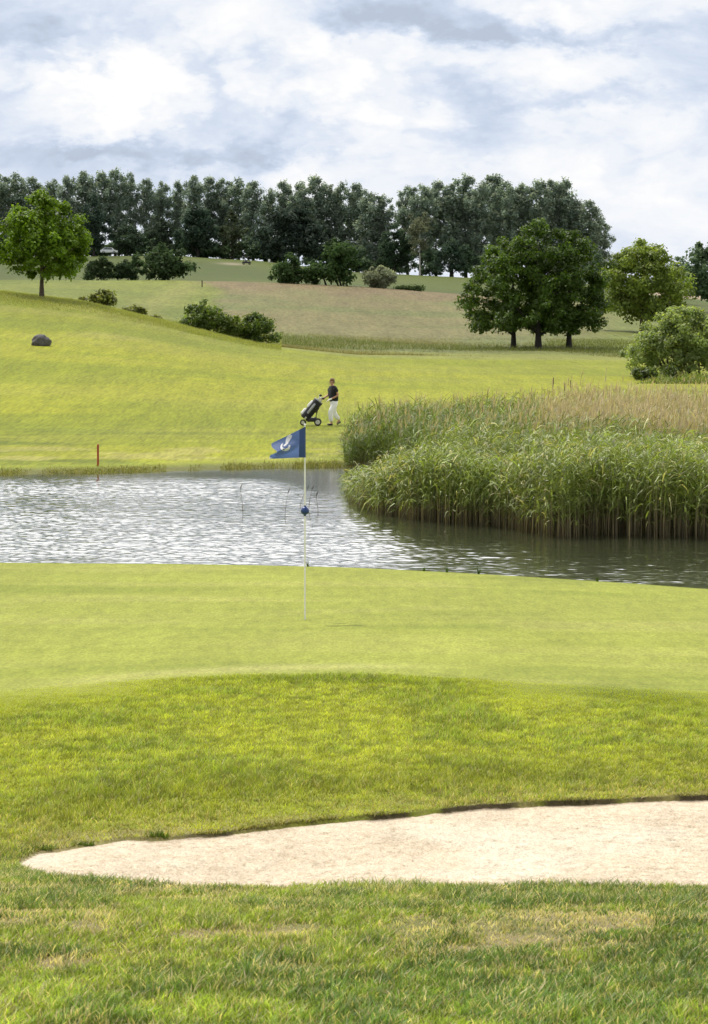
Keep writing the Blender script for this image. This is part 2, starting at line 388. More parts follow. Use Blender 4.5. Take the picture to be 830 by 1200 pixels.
def waves(x, y):
    h = (vnoise(x*8+1.2*y, y*10, 201)-.5)*.21+(vnoise(x*12-2*y, y*14, 202)-.5)*.13+(vnoise(x*4+.6*y, y*6, 203)-.5)*.22+(vnoise(x*1.6, y*2.6, 206)-.5)*.20
    return h
WP = pxof(WX, WY)
dip = np.exp(-((WP-385)/50)**2)
wamp = (.025+.975*(1-sm01(64.5-9*dip, 71-6.5*dip, WY+(fbm(WX*.1, WY*.1, 3, 204)-.5)*6)))*(.45+1.1*fbm(WX*.10, WY*.22, 3, 205))
wamp = wamp*(1-.45*sm01(420, 520, WP))*(1-sm01(.165, .20, np.abs(WX/WY)))
WH = waves(WX, WY)*.048*wamp
wi = np.arange(WX.size).reshape(WX.shape)
wq = np.stack([wi[:-1, :-1], wi[:-1, 1:], wi[1:, 1:], wi[1:, :-1]], -1).reshape(-1, 4)
tag(link('pond_water', npmesh('pond_water', np.stack([WX.ravel(), WY.ravel(), WH.ravel()], -1), wq, smooth=True), water_material()), kind='structure')

# ------------------------------------------------------------------ grass
grassm = leafmat('grass_blade', .42, .5, .3, (1.2, 1.25, .5))
def blades(name, x, d, h, w, lean, C, label=None, K=3, z=None, wind=(.25, 0)):
    n = len(x); z = gz(x, d) if z is None else z
    a = rng.uniform(0, 2*np.pi, n); S = np.stack([np.cos(a), np.sin(a), 0*a], -1)
    b = rng.uniform(0, 2*np.pi, n); ld = np.stack([np.cos(b)+wind[0], np.sin(b)+wind[1], 0*b], -1)*(lean*h*rng.uniform(.2, 1, n))[:, None]
    t = np.linspace(0, 1, K)
    base = np.stack([x, d, z-.003], -1)
    L = base[:, None, :]+ld[:, None, :]*(t**1.8)[None, :, None]; L[:, :, 2] += h[:, None]*t[None, :]*(1-.25*lean*t[None, :])
    W = w[:, None]*(1-t[None, :]**1.5*.92)
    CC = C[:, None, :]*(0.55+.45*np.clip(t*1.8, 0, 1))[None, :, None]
    V, q, c = ribbons(name, L, S, W, CC)
    return link(name, npmesh(name, V, q, C=c), grassm)
def scatter(n, d0, d1, ex, power=1.0, kx=.139):
    d = d0+(d1-d0)*rng.random(n)**power
    x = rng.uniform(-1, 1, n)*(kx*d+ex); return x, d
# foreground rough
x, d = scatter(390000, 4.6, 13.4, .4, 1.15)
px, dn, df = bunker(x, d); keep = ~((d > dn+.02) & (d < df+.01) & (dn < 50)); x, d = x[keep], d[keep]
px = pxof(x, d)
n1 = fbm(x*1.7, d*1.7, 4, 51); n2 = fbm(x*6, d*6, 3, 52); n3 = fbm(x*1.3+3, d*1.0, 4, 53)
dry = sm01(.49, .62, n1*.40+n2*.33+.27*fbm(x*3.2, d*2.2, 3, 58)+sum((.11 if a < 500 else .06)*np.exp(-(((pxof(x, d)-a)/w_)**2+((d-b_)/.42)**2)) for a, b_, w_ in ((20, 8.35, 70), (120, 8.25, 60), (235, 8.05, 45), (345, 8.0, 70), (330, 7.2, 40), (480, 8.05, 45), (565, 7.7, 60), (655, 7.35, 60), (800, 7.6, 60), (700, 8.3, 50), (60, 7.3, 40)))-.12*(1-sm01(6.5, 7.6, d))+.05*np.exp(-((px+20)/250)**2)-.03)
thin = (rng.random(len(x)) > dry*.55); x, d, dry, n3, n2, px = x[thin], d[thin], dry[thin], n3[thin], n2[thin], px[thin]
k = len(x)
n4 = fbm(x*4.5, d*3.2, 4, 57); g = np.array([.275, .35, .062])*(1-sm01(.42, .58, .5*n3+.5*n4)[:, None]*np.array([.50, .40, .1]))
g = g*(1+.30*(1-sm01(6.4, 7.6, d))[:, None])
g = g+np.array([.05, .035, .0])*sm01(.5, .7, n2)[:, None]
C = g*(rng.uniform(.55, 1.45, (k, 1)))
isdry = rng.random(k) < .20+.62*dry
C[isdry] = np.array([.66, .56, .33])*rng.uniform(.6, 1.25, (isdry.sum(), 1))
h = rng.uniform(.014, .042, k)*(1-.45*dry)*(1+.5*sm01(.5, .7, n4))
n5 = fbm(x*22, d*16, 3, 59); C = C*(.76+.50*sm01(.3, .7, n5))[:, None]; h = h*(.65+.6*n5)
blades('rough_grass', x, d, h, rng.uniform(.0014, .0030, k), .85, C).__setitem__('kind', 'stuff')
# rough between bunker and green
x, d = scatter(300000, 12.2, 21.9, .8, .85)
px, dn, df = bunker(x, d); b = tab(DBROW, pxof(x, d))
keep = ~((dn < 50) & (d < df+.005) & (d > dn)) & (d < b+.05+.2*rng.random(len(x))) & (d > 12.2+.0*x); x, d = x[keep], d[keep]
px, dn, df = bunker(x, d); k = len(x)
n1 = fbm(x*1.3, d*1.3, 4, 61); n2 = fbm(x*5, d*5, 3, 62)
C = np.array([.43, .455, .07])*(1-sm01(.42, .62, .55*n1+.45*n2)[:, None]*np.array([.34, .24, .1]))*rng.uniform(.6, 1.4, (k, 1))
lipd = np.where(dn < 50, d-df, 2); nearlip = np.exp(-(np.clip(lipd, 0, 9)/.75)**2)
C = mixc(C, np.array([.22, .235, .035]), np.exp(-((lipd-1.1)/.8)**2)*.6)
isdry = rng.random(k) < .09+.06*sm01(.5, .65, n2)+.50*nearlip*sm01(.3, .55, n2)+.35*np.exp(-((pxof(x, d)-0)/90)**2)*np.exp(-((d-13.3)/.9)**2)
C[isdry] = np.array([.50, .43, .19])*rng.uniform(.6, 1.2, (isdry.sum(), 1))
h = rng.uniform(.015, .038, k)*(1+.6*sm01(.5, .7, n1))*(1-.3*nearlip)
w = rng.uniform(.002, .0042, k)
patch = np.exp(-(((px-755)/75)**2+((d-tab(DBROW, px)+.35)/.42)**2)); C = mixc(C, np.array([.09, .13, .015]), np.clip(patch, 0, .7)); h *= 1+patch
crisp = sm01(90, 280, px)*(1-sm01(480, 640, px)); bd = tab(DBROW, px)-d; collar = np.exp(-((bd-.15)/.35)**2)*crisp; C = mixc(C, np.array([.22, .27, .02]), collar*.4)
soft = (1-crisp)*(1-sm01(.0, 1.9, bd+(n2-.5)*.8)); C = mixc(C, np.array([.44, .46, .06]), soft*.85); h = h*(1-.72*soft)
n5 = fbm(x*14, d*10, 3, 65); sp = .74+.62*sm01(.3, .7, n5)*(1-soft)+.38*soft; C = C*np.clip(sp, .5, 1.5)[:, None]; h = h*(.7+.7*n5)
st = (vnoise(x*22, d*16, 66) > .80) & (rng.random(k) < .32*(1-soft)); C[st] = np.array([.52, .47, .20])*rng.uniform(.6, 1.15, (st.sum(), 1))
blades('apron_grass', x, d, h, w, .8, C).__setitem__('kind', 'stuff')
# shaggy fringe hanging over the far lip of the bunker
n = 5200; px = rng.uniform(40, 1000, n); df0 = np.interp(px, BFPX, BFAR); x = (px-CX)*df0/F
_, dn, df = bunker(x, df0); d = df+rng.uniform(-.005, .05, n)
tuft = sm01(.42, .66, fbm(x*4, 0*x, 3, 71)); keep = rng.random(n) < .25+.75*tuft; x, d, tuft = x[keep], d[keep], tuft[keep]; k = len(x)
C = np.where((rng.random(k) < .5)[:, None], np.array([.22, .24, .05]), np.array([.42, .36, .17]))*rng.uniform(.5, 1.2, (k, 1))
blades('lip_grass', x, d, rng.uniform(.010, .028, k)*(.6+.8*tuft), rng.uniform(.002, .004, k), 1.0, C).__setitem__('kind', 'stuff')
# far shore of the pond
n = 16000; px = rng.uniform(-60, 470, n); s = np.interp(px, PXG, DSHORE); d = s+rng.normal(.35, .5, n); x = (px-CX)*d/F
keep = fbm(x*.9, d*0, 3, 81)+.25*rng.random(n) > .60; x, d = x[keep], d[keep]; k = len(x); px = pxof(x, d)
C = np.where((rng.random(k) < .4)[:, None], np.array([.22, .25, .045]), np.array([.38, .34, .16]))*rng.uniform(.5, 1.2, (k, 1))
h = rng.gamma(1.8, .024, k)*(1+.7*sm01(200, 380, px))
blades('shore_grass', x, d, np.clip(h, .05, .8), rng.uniform(.005, .011, k), .5, C, z=np.maximum(gz(x, d), -.1)).__setitem__('kind', 'stuff')
# tall meadow grass on the crest and round the three trees
n = 150000; d = 203+62*rng.random(n)**1.4; px = rng.uniform(-60, 900, n); x = (px-CX)*d/F
kn = fbm(x*.06, d*.06, 4, 91); keep = (kn+.22*rng.random(n) > .60-.06*(px > 640)-.03); x, d, px = x[keep], d[keep], px[keep]
n = 60000; dl = 183+25*rng.random(n); pl = rng.uniform(-60, 330, n); xl = (pl-CX)*dl/F; keep = rng.random(n) < sm01(183, 197, dl-(fbm(xl*.1, dl*.1, 3, 93)-.5)*16)*(1-sm01(150, 320, pl)*.6)
x = np.concatenate([x, xl[keep]]); d = np.concatenate([d, dl[keep]]); px = pxof(x, d); k = len(x)
t = sm01(.4, .6, fbm(x*.05+5, d*.03, 3, 92))
C = mixc(np.zeros((k, 3))+np.array([.27, .235, .12]), np.array([.165, .19, .055]), t)*rng.uniform(.6, 1.3, (k, 1))
C = np.where((px < 330)[:, None], np.array([.32, .335, .10])*rng.uniform(.7, 1.25, (k, 1)), C)
blades('meadow_grass', x, d, rng.uniform(.08, .30, k)*(1+.5*t), rng.uniform(.006, .013, k), .6, C).__setitem__('kind', 'stuff')

# ------------------------------------------------------------------ reed bed
reedm = leafmat('reed_leaf', .32, .45, .35, (1.25, 1.25, .5))
def reeds(name, x, d, h, nl, cs, cl, lw=.014, ll=.5, head=0.0, headc=(.3, .22, .15), droop=1.0):
    n = len(x); z = np.maximum(gz(x, d), -.12)
    a = rng.uniform(0, 2*np.pi, n); bend = rng.normal(0, .085, (n, 2))+np.array([.05, 0])
    K = 5; t = np.linspace(0, 1, K); base = np.stack([x, d, z], -1)
    L = np.repeat(base[:, None, :], K, 1); L[:, :, 2] += h[:, None]*t; L[:, :, 0] += bend[:, :1]*h[:, None]*t**2; L[:, :, 1] += bend[:, 1:]*h[:, None]*t**2
    S = np.stack([np.cos(a), np.sin(a)*.4, 0*a], -1); W = .0055*(1.25-.7*t)[None, :]*np.ones((n, 1))
    dry = np.array([.27, .215, .12])
    f = np.clip((t[None, :]-rng.uniform(.15, .45, n)[:, None])/.3, 0, 1)[..., None]; C = dry*(1-f)*rng.uniform(.4, 1.35, (n, 1, 1))*np.clip(.35+2.2*t, 0, 1)[None, :, None]+cs[:, None, :]*f  # stem feet coloured darker, as painted shade low in the bed
    out = [ribbons(name, L, S, W, C)]
    for j in range(nl):
        t0 = .98-.68*rng.random(n)**1.25*rng.uniform(.75, 1.15, n); p = base.copy(); p[:, 2] += h*t0; p[:, 0] += bend[:, 0]*h*t0**2; p[:, 1] += bend[:, 1]*h*t0**2
        a = rng.uniform(0, 2*np.pi, n); dr = np.stack([np.cos(a)+.45, np.sin(a), 0*a], -1); dr /= np.linalg.norm(dr, axis=1)[:, None]
        ln = ll*rng.uniform(.5, 1.1, n)*(1.1-.5*np.abs(t0-.6)); tt = np.array([0, .35, .7, 1.])
        up = rng.uniform(.45, 1.1, n); dp = droop*rng.uniform(.4, 1.25, n)
        LL = p[:, None, :]+dr[:, None, :]*(ln[:, None]*tt*.75)[..., None]
        LL[:, :, 2] += ln[:, None]*(up[:, None]*tt-dp[:, None]*tt**2*.95)
        sd = np.cross(dr, np.array([0, 0, 1.])); sd = sd*.85+np.array([0, 0, 1.])*rng.normal(0, .45, n)[:, None]
        sd /= np.linalg.norm(sd, axis=1)[:, None]
        WW = lw*rng.uniform(.6, 1.2, n)[:, None]*np.array([.6, 1., .75, .08])
        cc = cl[:, None, :]*rng.uniform(.45, 1.55, (n, 1, 1))*np.ones((1, 4, 1))
        out.append(ribbons(name, LL, sd, WW, cc))
    if head > 0:
        sel = rng.random(n) < head; m = sel.sum(); p = base[sel].copy(); p[:, 2] += h[sel]; p[:, :2] += bend[sel]*h[sel][:, None]
        for j in range(3):
            a = rng.uniform(0, 2*np.pi, m); dr = np.stack([np.cos(a)*.25+.12, np.sin(a)*.25, np.ones(m)], -1)
            tt = np.array([-.1, .4, 1.]); LL = p[:, None, :]+dr[:, None, :]*(rng.uniform(.12, .28, m)[:, None]*tt)[..., None]
            sd = np.stack([np.cos(a+1.5), np.sin(a+1.5), 0*a], -1); WW = rng.uniform(.006, .013, m)[:, None]*np.array([.5, 1., .2])
            cc = np.array(headc)*rng.uniform(.7, 1.3, (m, 1, 1))*np.ones((1, 3, 1)); out.append(ribbons(name, LL, sd, WW, cc))
    V = []; Qs = []; Cs = []; o = 0
    for v, q, c in out: V.append(v); Qs.append(q+o); Cs.append(c); o += len(v)
    ob = link(name, npmesh(name, np.concatenate(V), np.concatenate(Qs), C=np.concatenate(Cs)), reedm); ob['kind'] = 'stuff'; return ob
RF = lambda px: np.interp(px, [412, 425, 450, 480, 520, 570, 640, 720, 830, 1100], [62, 57.5, 55, 53.6, 52.2, 50.6, 49.4, 48.8, 48.4, 48.3])
# leafy front of the bed, standing in the water
n = 9000; px = rng.uniform(412, 1000, n); d = RF(px)+rng.random(n)**1.2*np.interp(px, [412, 450, 520, 600], [2.0, 3.2, 6.5, 9.0]); x = (px-CX)*d/F+rng.normal(0, .12, n)
d = d+(fbm(x*1.1, 0*x, 3, 101)-.5)*2.4-rng.exponential(.22, n)
h = rng.normal(1.46, .21, n)*(.72+.56*fbm(x*.7, d*.5, 3, 102))*np.interp(px, [412, 440, 470, 520, 600], [.38, .52, .76, .94, 1.0])
g = np.array([.20, .255, .06])*(1+.5*(fbm(x*.6, d*.6, 3, 103)[:, None]-.5)); cl = g*rng.uniform(.7, 1.35, (n, 1))
yl = rng.random(n) < .16; cl[yl] = np.array([.42, .40, .17])
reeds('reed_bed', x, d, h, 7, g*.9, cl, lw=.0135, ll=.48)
# taller slimmer reeds behind, up to the fairway bank
n = 10500; px = 404+rng.random(n)*560; d = rng.uniform(58, 86, n); lo = np.interp(px, [404, 450, 500, 560], [72, 70.5, 65, 59.5])
hi = np.interp(px, [404, 430, 480, 560, 640, 760, 960], [76, 77, 79, 83, 87, 91, 93]); d = lo+(hi-lo)*rng.random(n); x = (px-CX)*d/F
h = rng.normal(1.56, .24, n)*(.62+.72*fbm(x*.5, d*.5, 3, 105))*np.interp(px, [404, 425, 470, 560, 640, 960], [.62, .80, .86, .90, .92, .9])
h = np.minimum(h, 1.75)
pk = sm01(600, 720, px+(fbm(x*.3, d*.3, 3, 106)-.5)*190)*sm01(60, 66, d)
g = mixc(np.zeros((n, 3))+np.array([.145, .20, .04]), np.array([.33, .31, .15]), pk*.75); cl = g*rng.uniform(.65, 1.3, (n, 1))
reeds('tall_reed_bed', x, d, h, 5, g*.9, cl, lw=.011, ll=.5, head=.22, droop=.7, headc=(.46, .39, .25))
# pale feathery dry grass in the right of the bed
n = 9500; px = rng.uniform(540, 980, n); d = rng.uniform(61, 84, n); x = (px-CX)*d/F
keep = fbm(x*.35, d*.35, 3, 107)+.3*sm01(560, 700, px)-.25*sm01(74, 84, d) > .66; x, d, px = x[keep], d[keep], px[keep]; n = len(x)
g = np.zeros((n, 3))+np.array([.46, .41, .25]); cl = g*rng.uniform(.65, 1.2, (n, 1))
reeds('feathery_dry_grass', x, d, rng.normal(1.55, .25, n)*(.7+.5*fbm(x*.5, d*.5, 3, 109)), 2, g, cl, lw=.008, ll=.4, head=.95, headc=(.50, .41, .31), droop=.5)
# thin fringe of grass between bed and fairway
n = 9000; px = 480+rng.random(n)*470; hi = np.interp(px, [404, 430, 480, 560, 640, 760, 960], [79, 80.5, 82, 84, 87, 91, 93]); d = hi+rng.random(n)**2*14-1; x = (px-CX)*d/F
k = n; C = np.where((rng.random(k) < .45)[:, None], np.array([.30, .32, .09]), np.array([.50, .45, .24]))*rng.uniform(.6, 1.2, (k, 1))
blades('bank_grass', x, d, rng.uniform(.25, .95, k)*np.clip(1.1-(d-hi)/15, .2, 1), rng.uniform(.006, .012, k), .5, C).__setitem__('kind', 'stuff')

# ------------------------------------------------------------------ trees
leafm = leafmat('tree_leaf', .40, .5, .25, (1.3, 1.3, .45))
farleafm = leafmat('far_tree_leaf', .45, .7, .10, (1.0, 1.03, .85))  # crowns with this leaf carry the distance haze in their colour
barkm = paint('bark', (.10, .075, .05), .9, var=.4, scale=6); birchm = paint('birch_bark', (.50, .48, .44), .8, var=.4, scale=3); darkbark = paint('dark_bark', (.035, .03, .026), .9, var=.3, scale=3)
ENV = {'round': ([0, .12, .35, .6, .82, 1], [.35, .80, 1, .93, .62, .12]),
       'lime': ([0, .08, .28, .5, .75, .92, 1], [.55, .88, 1, .90, .60, .28, .05]),
       'dome': ([0, .06, .22, .45, .7, .88, 1], [.86, 1, 1, .95, .80, .55, .22]),
       'poplar': ([0, .1, .3, .55, .8, .93, 1], [.55, .75, .9, 1, .95, .70, .35]),
       'bush': ([0, .15, .4, .7, .9, 1], [.85, 1, 1, .85, .5, .12]),
       'pine': ([0, .15, .4, .65, .85, 1], [.9, 1, .95, .75, .5, .15])}
def crown_mesh(name, r, h0, h1, w, env, nclump, cr, nleaf, leaf, colr, flat=.75, cvar=.22, outer=.5, wy=None):
    ts, rs = ENV[env]
    t = r.random(nclump*6); rad = np.interp(t, ts, rs); keep = r.random(len(t)) < (rad/1.0)**1.3; t = t[keep][:nclump]
    if len(t) < nclump: t = np.concatenate([t, r.random(nclump-len(t))])
    rad = np.interp(t, ts, rs); a = r.uniform(0, 2*np.pi, nclump); ph = r.uniform(0, 6.28, 3)
    lob = 1+.14*np.sin(2*a+ph[0]+3*t)+.10*np.sin(3*a+ph[1]-5*t)+r.normal(0, .07, nclump)
    q = (outer+(1-outer)*r.random(nclump))**1.0; q = np.where(r.random(nclump) < .25, r.random(nclump), q)
    R = np.maximum(rad*w/2*lob-cr*.55, .02*w)*q
    cen = np.stack([R*np.cos(a), R*np.sin(a)*((wy or w)/w), h0+cr*.5+(h1-h0-cr)*t], -1)
    crs = cr*r.uniform(.6, 1.3, nclump)*(.75+.25*rad)
    u = r.normal(0, 1, (nclump, nleaf, 3)); u /= np.linalg.norm(u, axis=2)[..., None]
    rr = r.random((nclump, nleaf))**.45*r.uniform(.8, 1.25, (nclump, nleaf)); off = u*rr[..., None]*crs[:, None, None]; off[..., 2] *= flat
    pos = (cen[:, None, :]+off).reshape(-1, 3)
    nrm = (u*.7+np.array([0, 0, .55])+r.normal(0, .45, u.shape)).reshape(-1, 3); nrm /= np.linalg.norm(nrm, axis=1)[:, None]
    s = np.cross(nrm, r.normal(0, 1, nrm.shape)); s /= np.linalg.norm(s, axis=1)[:, None]; b = np.cross(nrm, s)
    sz = leaf*r.uniform(.55, 1.25, len(pos))[:, None]
    V = np.stack([pos-s*sz*.62, pos-b*sz*.42-nrm*sz*.08, pos+s*sz*.62, pos+b*sz*.42-nrm*sz*.08], 1).reshape(-1, 3)
    q4 = np.arange(len(pos)*4).reshape(-1, 4)
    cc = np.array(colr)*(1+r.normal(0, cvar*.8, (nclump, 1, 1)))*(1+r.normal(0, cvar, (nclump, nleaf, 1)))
    cc = cc*(1+np.array([.35, .22, .0])*sm01(.2, .9, off[..., 2:]/np.maximum(crs[:, None, None], .01))*.8)  # painted highlight: leaves on top of each clump are lighter and yellower
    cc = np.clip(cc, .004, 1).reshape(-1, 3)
    return npmesh(name, V, q4, C=np.repeat(cc, 4, 0)), cen
def trunk_mesh(r, h, h0, rad, cen, nl=7, lean=.02):
    m = MB(); top = h*.82; K = 7; pts = []
    off = r.normal(0, lean, (K, 2))*h*.3
    for i in range(K):
        t = i/(K-1); pts.append((off[i, 0]*t, off[i, 1]*t, -.25+(top+.25)*t))
    rr = [rad*(1.35 if i == 0 else 1.0)*(1-.88*i/(K-1)) for i in range(K)]
    m.tube(pts, rr, 9)
    for i in r.permutation(len(cen))[:nl]:
        c = cen[i]; z0 = max(h0*.8, min(c[2]-np.hypot(c[0], c[1])*.75, top*.85)); t = (z0+.25)/(top+.25); k = min(int(t*(K-1)), K-2); f = t*(K-1)-k
        p = np.array(pts[k])*(1-f)+np.array(pts[k+1])*f; mid = p*.5+c*.5+np.array([0, 0, .06*h*.3])
        r0 = rad*(1-.88*t)*.55; m.tube([p, mid, c], [r0, r0*.6, r0*.18], 6)
    return m.mesh('trunk')
def px_tree(name, px, d, top, wpx, env, label, cat, seed, nclump=90, cr=.11, nleaf=130, leaf=.02, colr=(.05, .09, .015), bottom=.18, trunk=.028, lm=None, bm_=None, group=None, stems=1, flat=.75, nl=7, dpx=None, outer=.5, cvar=.22):
    """cr and leaf in fractions of the crown width / height"""
    r = np.random.default_rng(seed); x = (px-CX)*d/F; z = gz1(x, d); H = CAMZ-(top-HY)*d/F-z; w = wpx*d/F
    o = empty(name, (x, d, z)); tag(o, label, cat, group)
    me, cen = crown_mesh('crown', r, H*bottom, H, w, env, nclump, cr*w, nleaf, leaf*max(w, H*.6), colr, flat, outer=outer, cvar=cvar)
    if stems == 1:
        link('trunk', trunk_mesh(r, H, H*bottom, trunk*H, cen, nl), bm_ or barkm, o)
    else:
        for k in range(stems):
            m = MB(); c = cen[r.integers(len(cen))]; a = r.uniform(0, 6.28); p = np.array([math.cos(a)*w*.16, math.sin(a)*w*.16, -.1])
            m.tube([p, p*.5+c*.5+np.array([0, 0, .1*H]), c], [trunk*H, trunk*H*.7, trunk*H*.2], 6); m.build('stem', bm_ or barkm, o)
    link('crown', me, lm or leafm, o)
    return o
# nearest, bright trees
px_tree('broadleaf_tree', 49, 199, 218, 122, 'lime', 'bright green broadleaf tree on single trunk at the left edge of the hill', 'tree', 3, nclump=150, cr=.092, nleaf=150, leaf=.029, colr=(0.138, 0.230, 0.018), bottom=.15, trunk=.022)
px_tree('broadleaf_tree', 602, 238, 266, 122, 'dome', 'left one of three dark trees in the meadow, crown sweeping low on its left', 'tree', 11, nclump=175, cr=.08, nleaf=125, leaf=.026, colr=(0.078, 0.132, 0.022), bottom=.125, trunk=.021, bm_=darkbark, group='three dark trees in the meadow', outer=.6)
px_tree('broadleaf_tree', 631, 234, 256, 116, 'dome', 'middle and tallest of the three dark trees in the meadow', 'tree', 12, nclump=175, cr=.08, nleaf=125, leaf=.026, colr=(0.071, 0.124, 0.020), bottom=.125, trunk=.024, bm_=darkbark, group='three dark trees in the meadow', outer=.6)
px_tree('broadleaf_tree', 667, 237, 269, 122, 'dome', 'right one of three dark trees in the meadow, in front of the yellow green tree', 'tree', 13, nclump=175, cr=.08, nleaf=125, leaf=.026, colr=(0.065, 0.112, 0.020), bottom=.125, trunk=.023, bm_=darkbark, group='three dark trees in the meadow', outer=.6)
px_tree('broadleaf_tree', 752, 300, 278, 122, 'round', 'round yellow green tree standing behind the willow bush and right of the three dark trees', 'tree', 14, nclump=150, cr=.095, nleaf=140, leaf=.028, colr=(.20, .265, .058), bottom=.10, trunk=.02)
px_tree('willow_bush', 801, 154, 355, 120, 'bush', 'large grey green willow bush on several stems at the right edge of the fairway', 'bush', 15, nclump=230, cr=.08, nleaf=150, leaf=.024, colr=(0.260, 0.330, 0.124), bottom=.05, trunk=.014, stems=8)
px_tree('oak_tree', 838, 470, 268, 88, 'round', 'dark oak cut by the right edge of the frame above a brown field', 'tree', 16, nclump=85, cr=.12, nleaf=90, leaf=.045, colr=(0.112, 0.172, 0.090), bottom=.14, trunk=.02, lm=farleafm, bm_=darkbark)
px_tree('oak_tree', 797, 520, 294, 34, 'round', 'small dark round tree between the yellow green tree and the dark oak', 'tree', 17, nclump=50, cr=.17, nleaf=70, leaf=.06, colr=(0.112, 0.172, 0.090), bottom=.2, lm=farleafm, bm_=darkbark)
# bushes of the middle distance
for i, (px, d, top, w, c, lb) in enumerate([
    (239, 204, 350, 56, (0.098, 0.147, 0.031), 'tallest leafy bush of the clump on the slope, at its left end'),
    (270, 205, 364, 42, (0.140, 0.196, 0.035), 'lighter low bush in the middle of the clump on the slope'),
    (299, 206, 363, 60, (0.092, 0.140, 0.031), 'broad dark bush at the right end of the clump on the slope')]):
    px_tree('bush', px, d, top, w, 'bush', lb, 'bush', 20+i, nclump=60, cr=.14, nleaf=55, leaf=.055, colr=c, bottom=.0, trunk=.02, stems=4, group='clump of bushes on the slope')
for i, (px, d, top, w, lb) in enumerate([
    (120, 206, 338, 38, 'straggly yellow green shrub on the crest just right of the bright single tree'),
    (97, 206, 346, 14, 'tiny shrub on the crest between the single tree and the straggly shrub'),
    (158, 207, 357, 28, 'low dark shrub on the descending crest, left of the bush clump'),
    (182, 207, 369, 22, 'lowest and smallest dark shrub on the crest, nearest the bush clump')]):
    px_tree('shrub', px, d, top, w, 'bush', lb, 'shrub', 30+i, nclump=22, cr=.16, nleaf=45, leaf=.10, colr=(.19, .215, .055), bottom=.0, trunk=.03, stems=3)
for i, (px, d, top, w, c, lb) in enumerate([
    (190, 428, 282, 66, (0.061, 0.099, 0.042), 'dark cone shaped bush at the foot of the back hill'),
    (118, 432, 299, 40, (0.057, 0.091, 0.038), 'dark hedge bush behind the bright single tree'),
    (148, 432, 303, 36, (0.053, 0.087, 0.038), 'dark hedge bush between the single tree and the cone shaped bush'),
    (338, 424, 296, 48, (0.065, 0.114, 0.038), 'smaller dark round bush at the top of the brown meadow'),
    (393, 424, 277, 66, (0.061, 0.110, 0.034), 'largest dark round bush at the top of the brown meadow'),
    (366, 426, 314, 26, (0.065, 0.114, 0.038), 'low bush filling between the two dark round bushes'),
    (480, 428, 337, 36, (0.076, 0.118, 0.038), 'flat low hedge bush right of the pale willow')]):
    px_tree('bush', px, d, top, w, 'bush', lb, 'bush', 40+i, nclump=55, cr=.14, nleaf=65, leaf=.06, colr=c, bottom=.0, trunk=.02, stems=3, lm=farleafm, bm_=darkbark)
px_tree('willow_bush', 444, 426, 309, 44, 'bush', 'pale silvery willow bush at the top of the brown meadow', 'bush', 50, nclump=60, cr=.14, nleaf=80, leaf=.06, colr=(0.248, 0.280, 0.176), bottom=.0, trunk=.02, stems=4, lm=farleafm)
# tree belt on the skyline
variants = []
for v in range(7):
    r = np.random.default_rng(100+v)
    me, cen = crown_mesh('crown', r, 1.6+1.6*(v % 3), 24, 7.8+.8*(v % 3), 'poplar', 110, 1.25, 80, .50, (.25, .315, .245), 1.1, .17, .30)  # pale grey green leaf colour has the haze painted in
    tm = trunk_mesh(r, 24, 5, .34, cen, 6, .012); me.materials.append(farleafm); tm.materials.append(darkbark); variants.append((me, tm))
ORD = ['first', 'second', 'third', 'fourth', 'fifth', 'sixth', 'seventh', 'eighth', 'ninth', 'tenth', 'eleventh', 'twelfth', 'thirteenth', 'fourteenth', 'fifteenth', 'sixteenth', 'seventeenth', 'eighteenth', 'nineteenth', 'twentieth',
       'twenty-first', 'twenty-second', 'twenty-third', 'twenty-fourth', 'twenty-fifth', 'twenty-sixth', 'twenty-seventh', 'twenty-eighth', 'twenty-ninth', 'thirtieth', 'thirty-first', 'thirty-second']
def poplar_row(pxs, side):
    for i, px in enumerate(pxs):
        r = np.random.default_rng(int(px*7)+500); d = 655+r.uniform(-7, 9); x = (px-CX)*d/F; z = gz1(x, d)-.3
        top = np.interp(px, [-40, 60, 130, 210, 300, 415, 445, 458, 470, 490, 560, 620, 665, 685, 705, 716], [203, 204, 201, 206, 212, 214, 222, 238, 230, 214, 209, 210, 216, 226, 252, 280])+r.normal(0, 3.5)
        H = CAMZ-(top-HY)*d/F-z; s = H/24
        o = empty('poplar_tree', (x, d, z), r.uniform(0, 6.28)); wsc = r.uniform(.85, 1.2); o.scale = (wsc*max(s, .75), wsc*max(s, .75), s)
        tag(o, f'tall dark poplar, {ORD[i]} one to the {side} of the gap in the skyline row', 'tree', 'tall poplars in the skyline row')
        me, tm = variants[(i*3+(0 if side == 'left' else 2)) % 7]
        for nm, m in (('trunk', tm), ('crown', me)):
            c = bpy.data.objects.new(nm, m); col.objects.link(c); c.parent = o
poplar_row([449, 434, 418, 400, 383, 366, 350, 333, 315, 297, 280, 261, 243, 227, 209, 190, 172, 153, 135, 116, 97, 78, 58, 38, 18, -3, -24], 'left')
poplar_row([478, 494, 511, 529, 546, 562, 579, 595, 612, 629, 646, 662, 677, 691, 704], 'right')
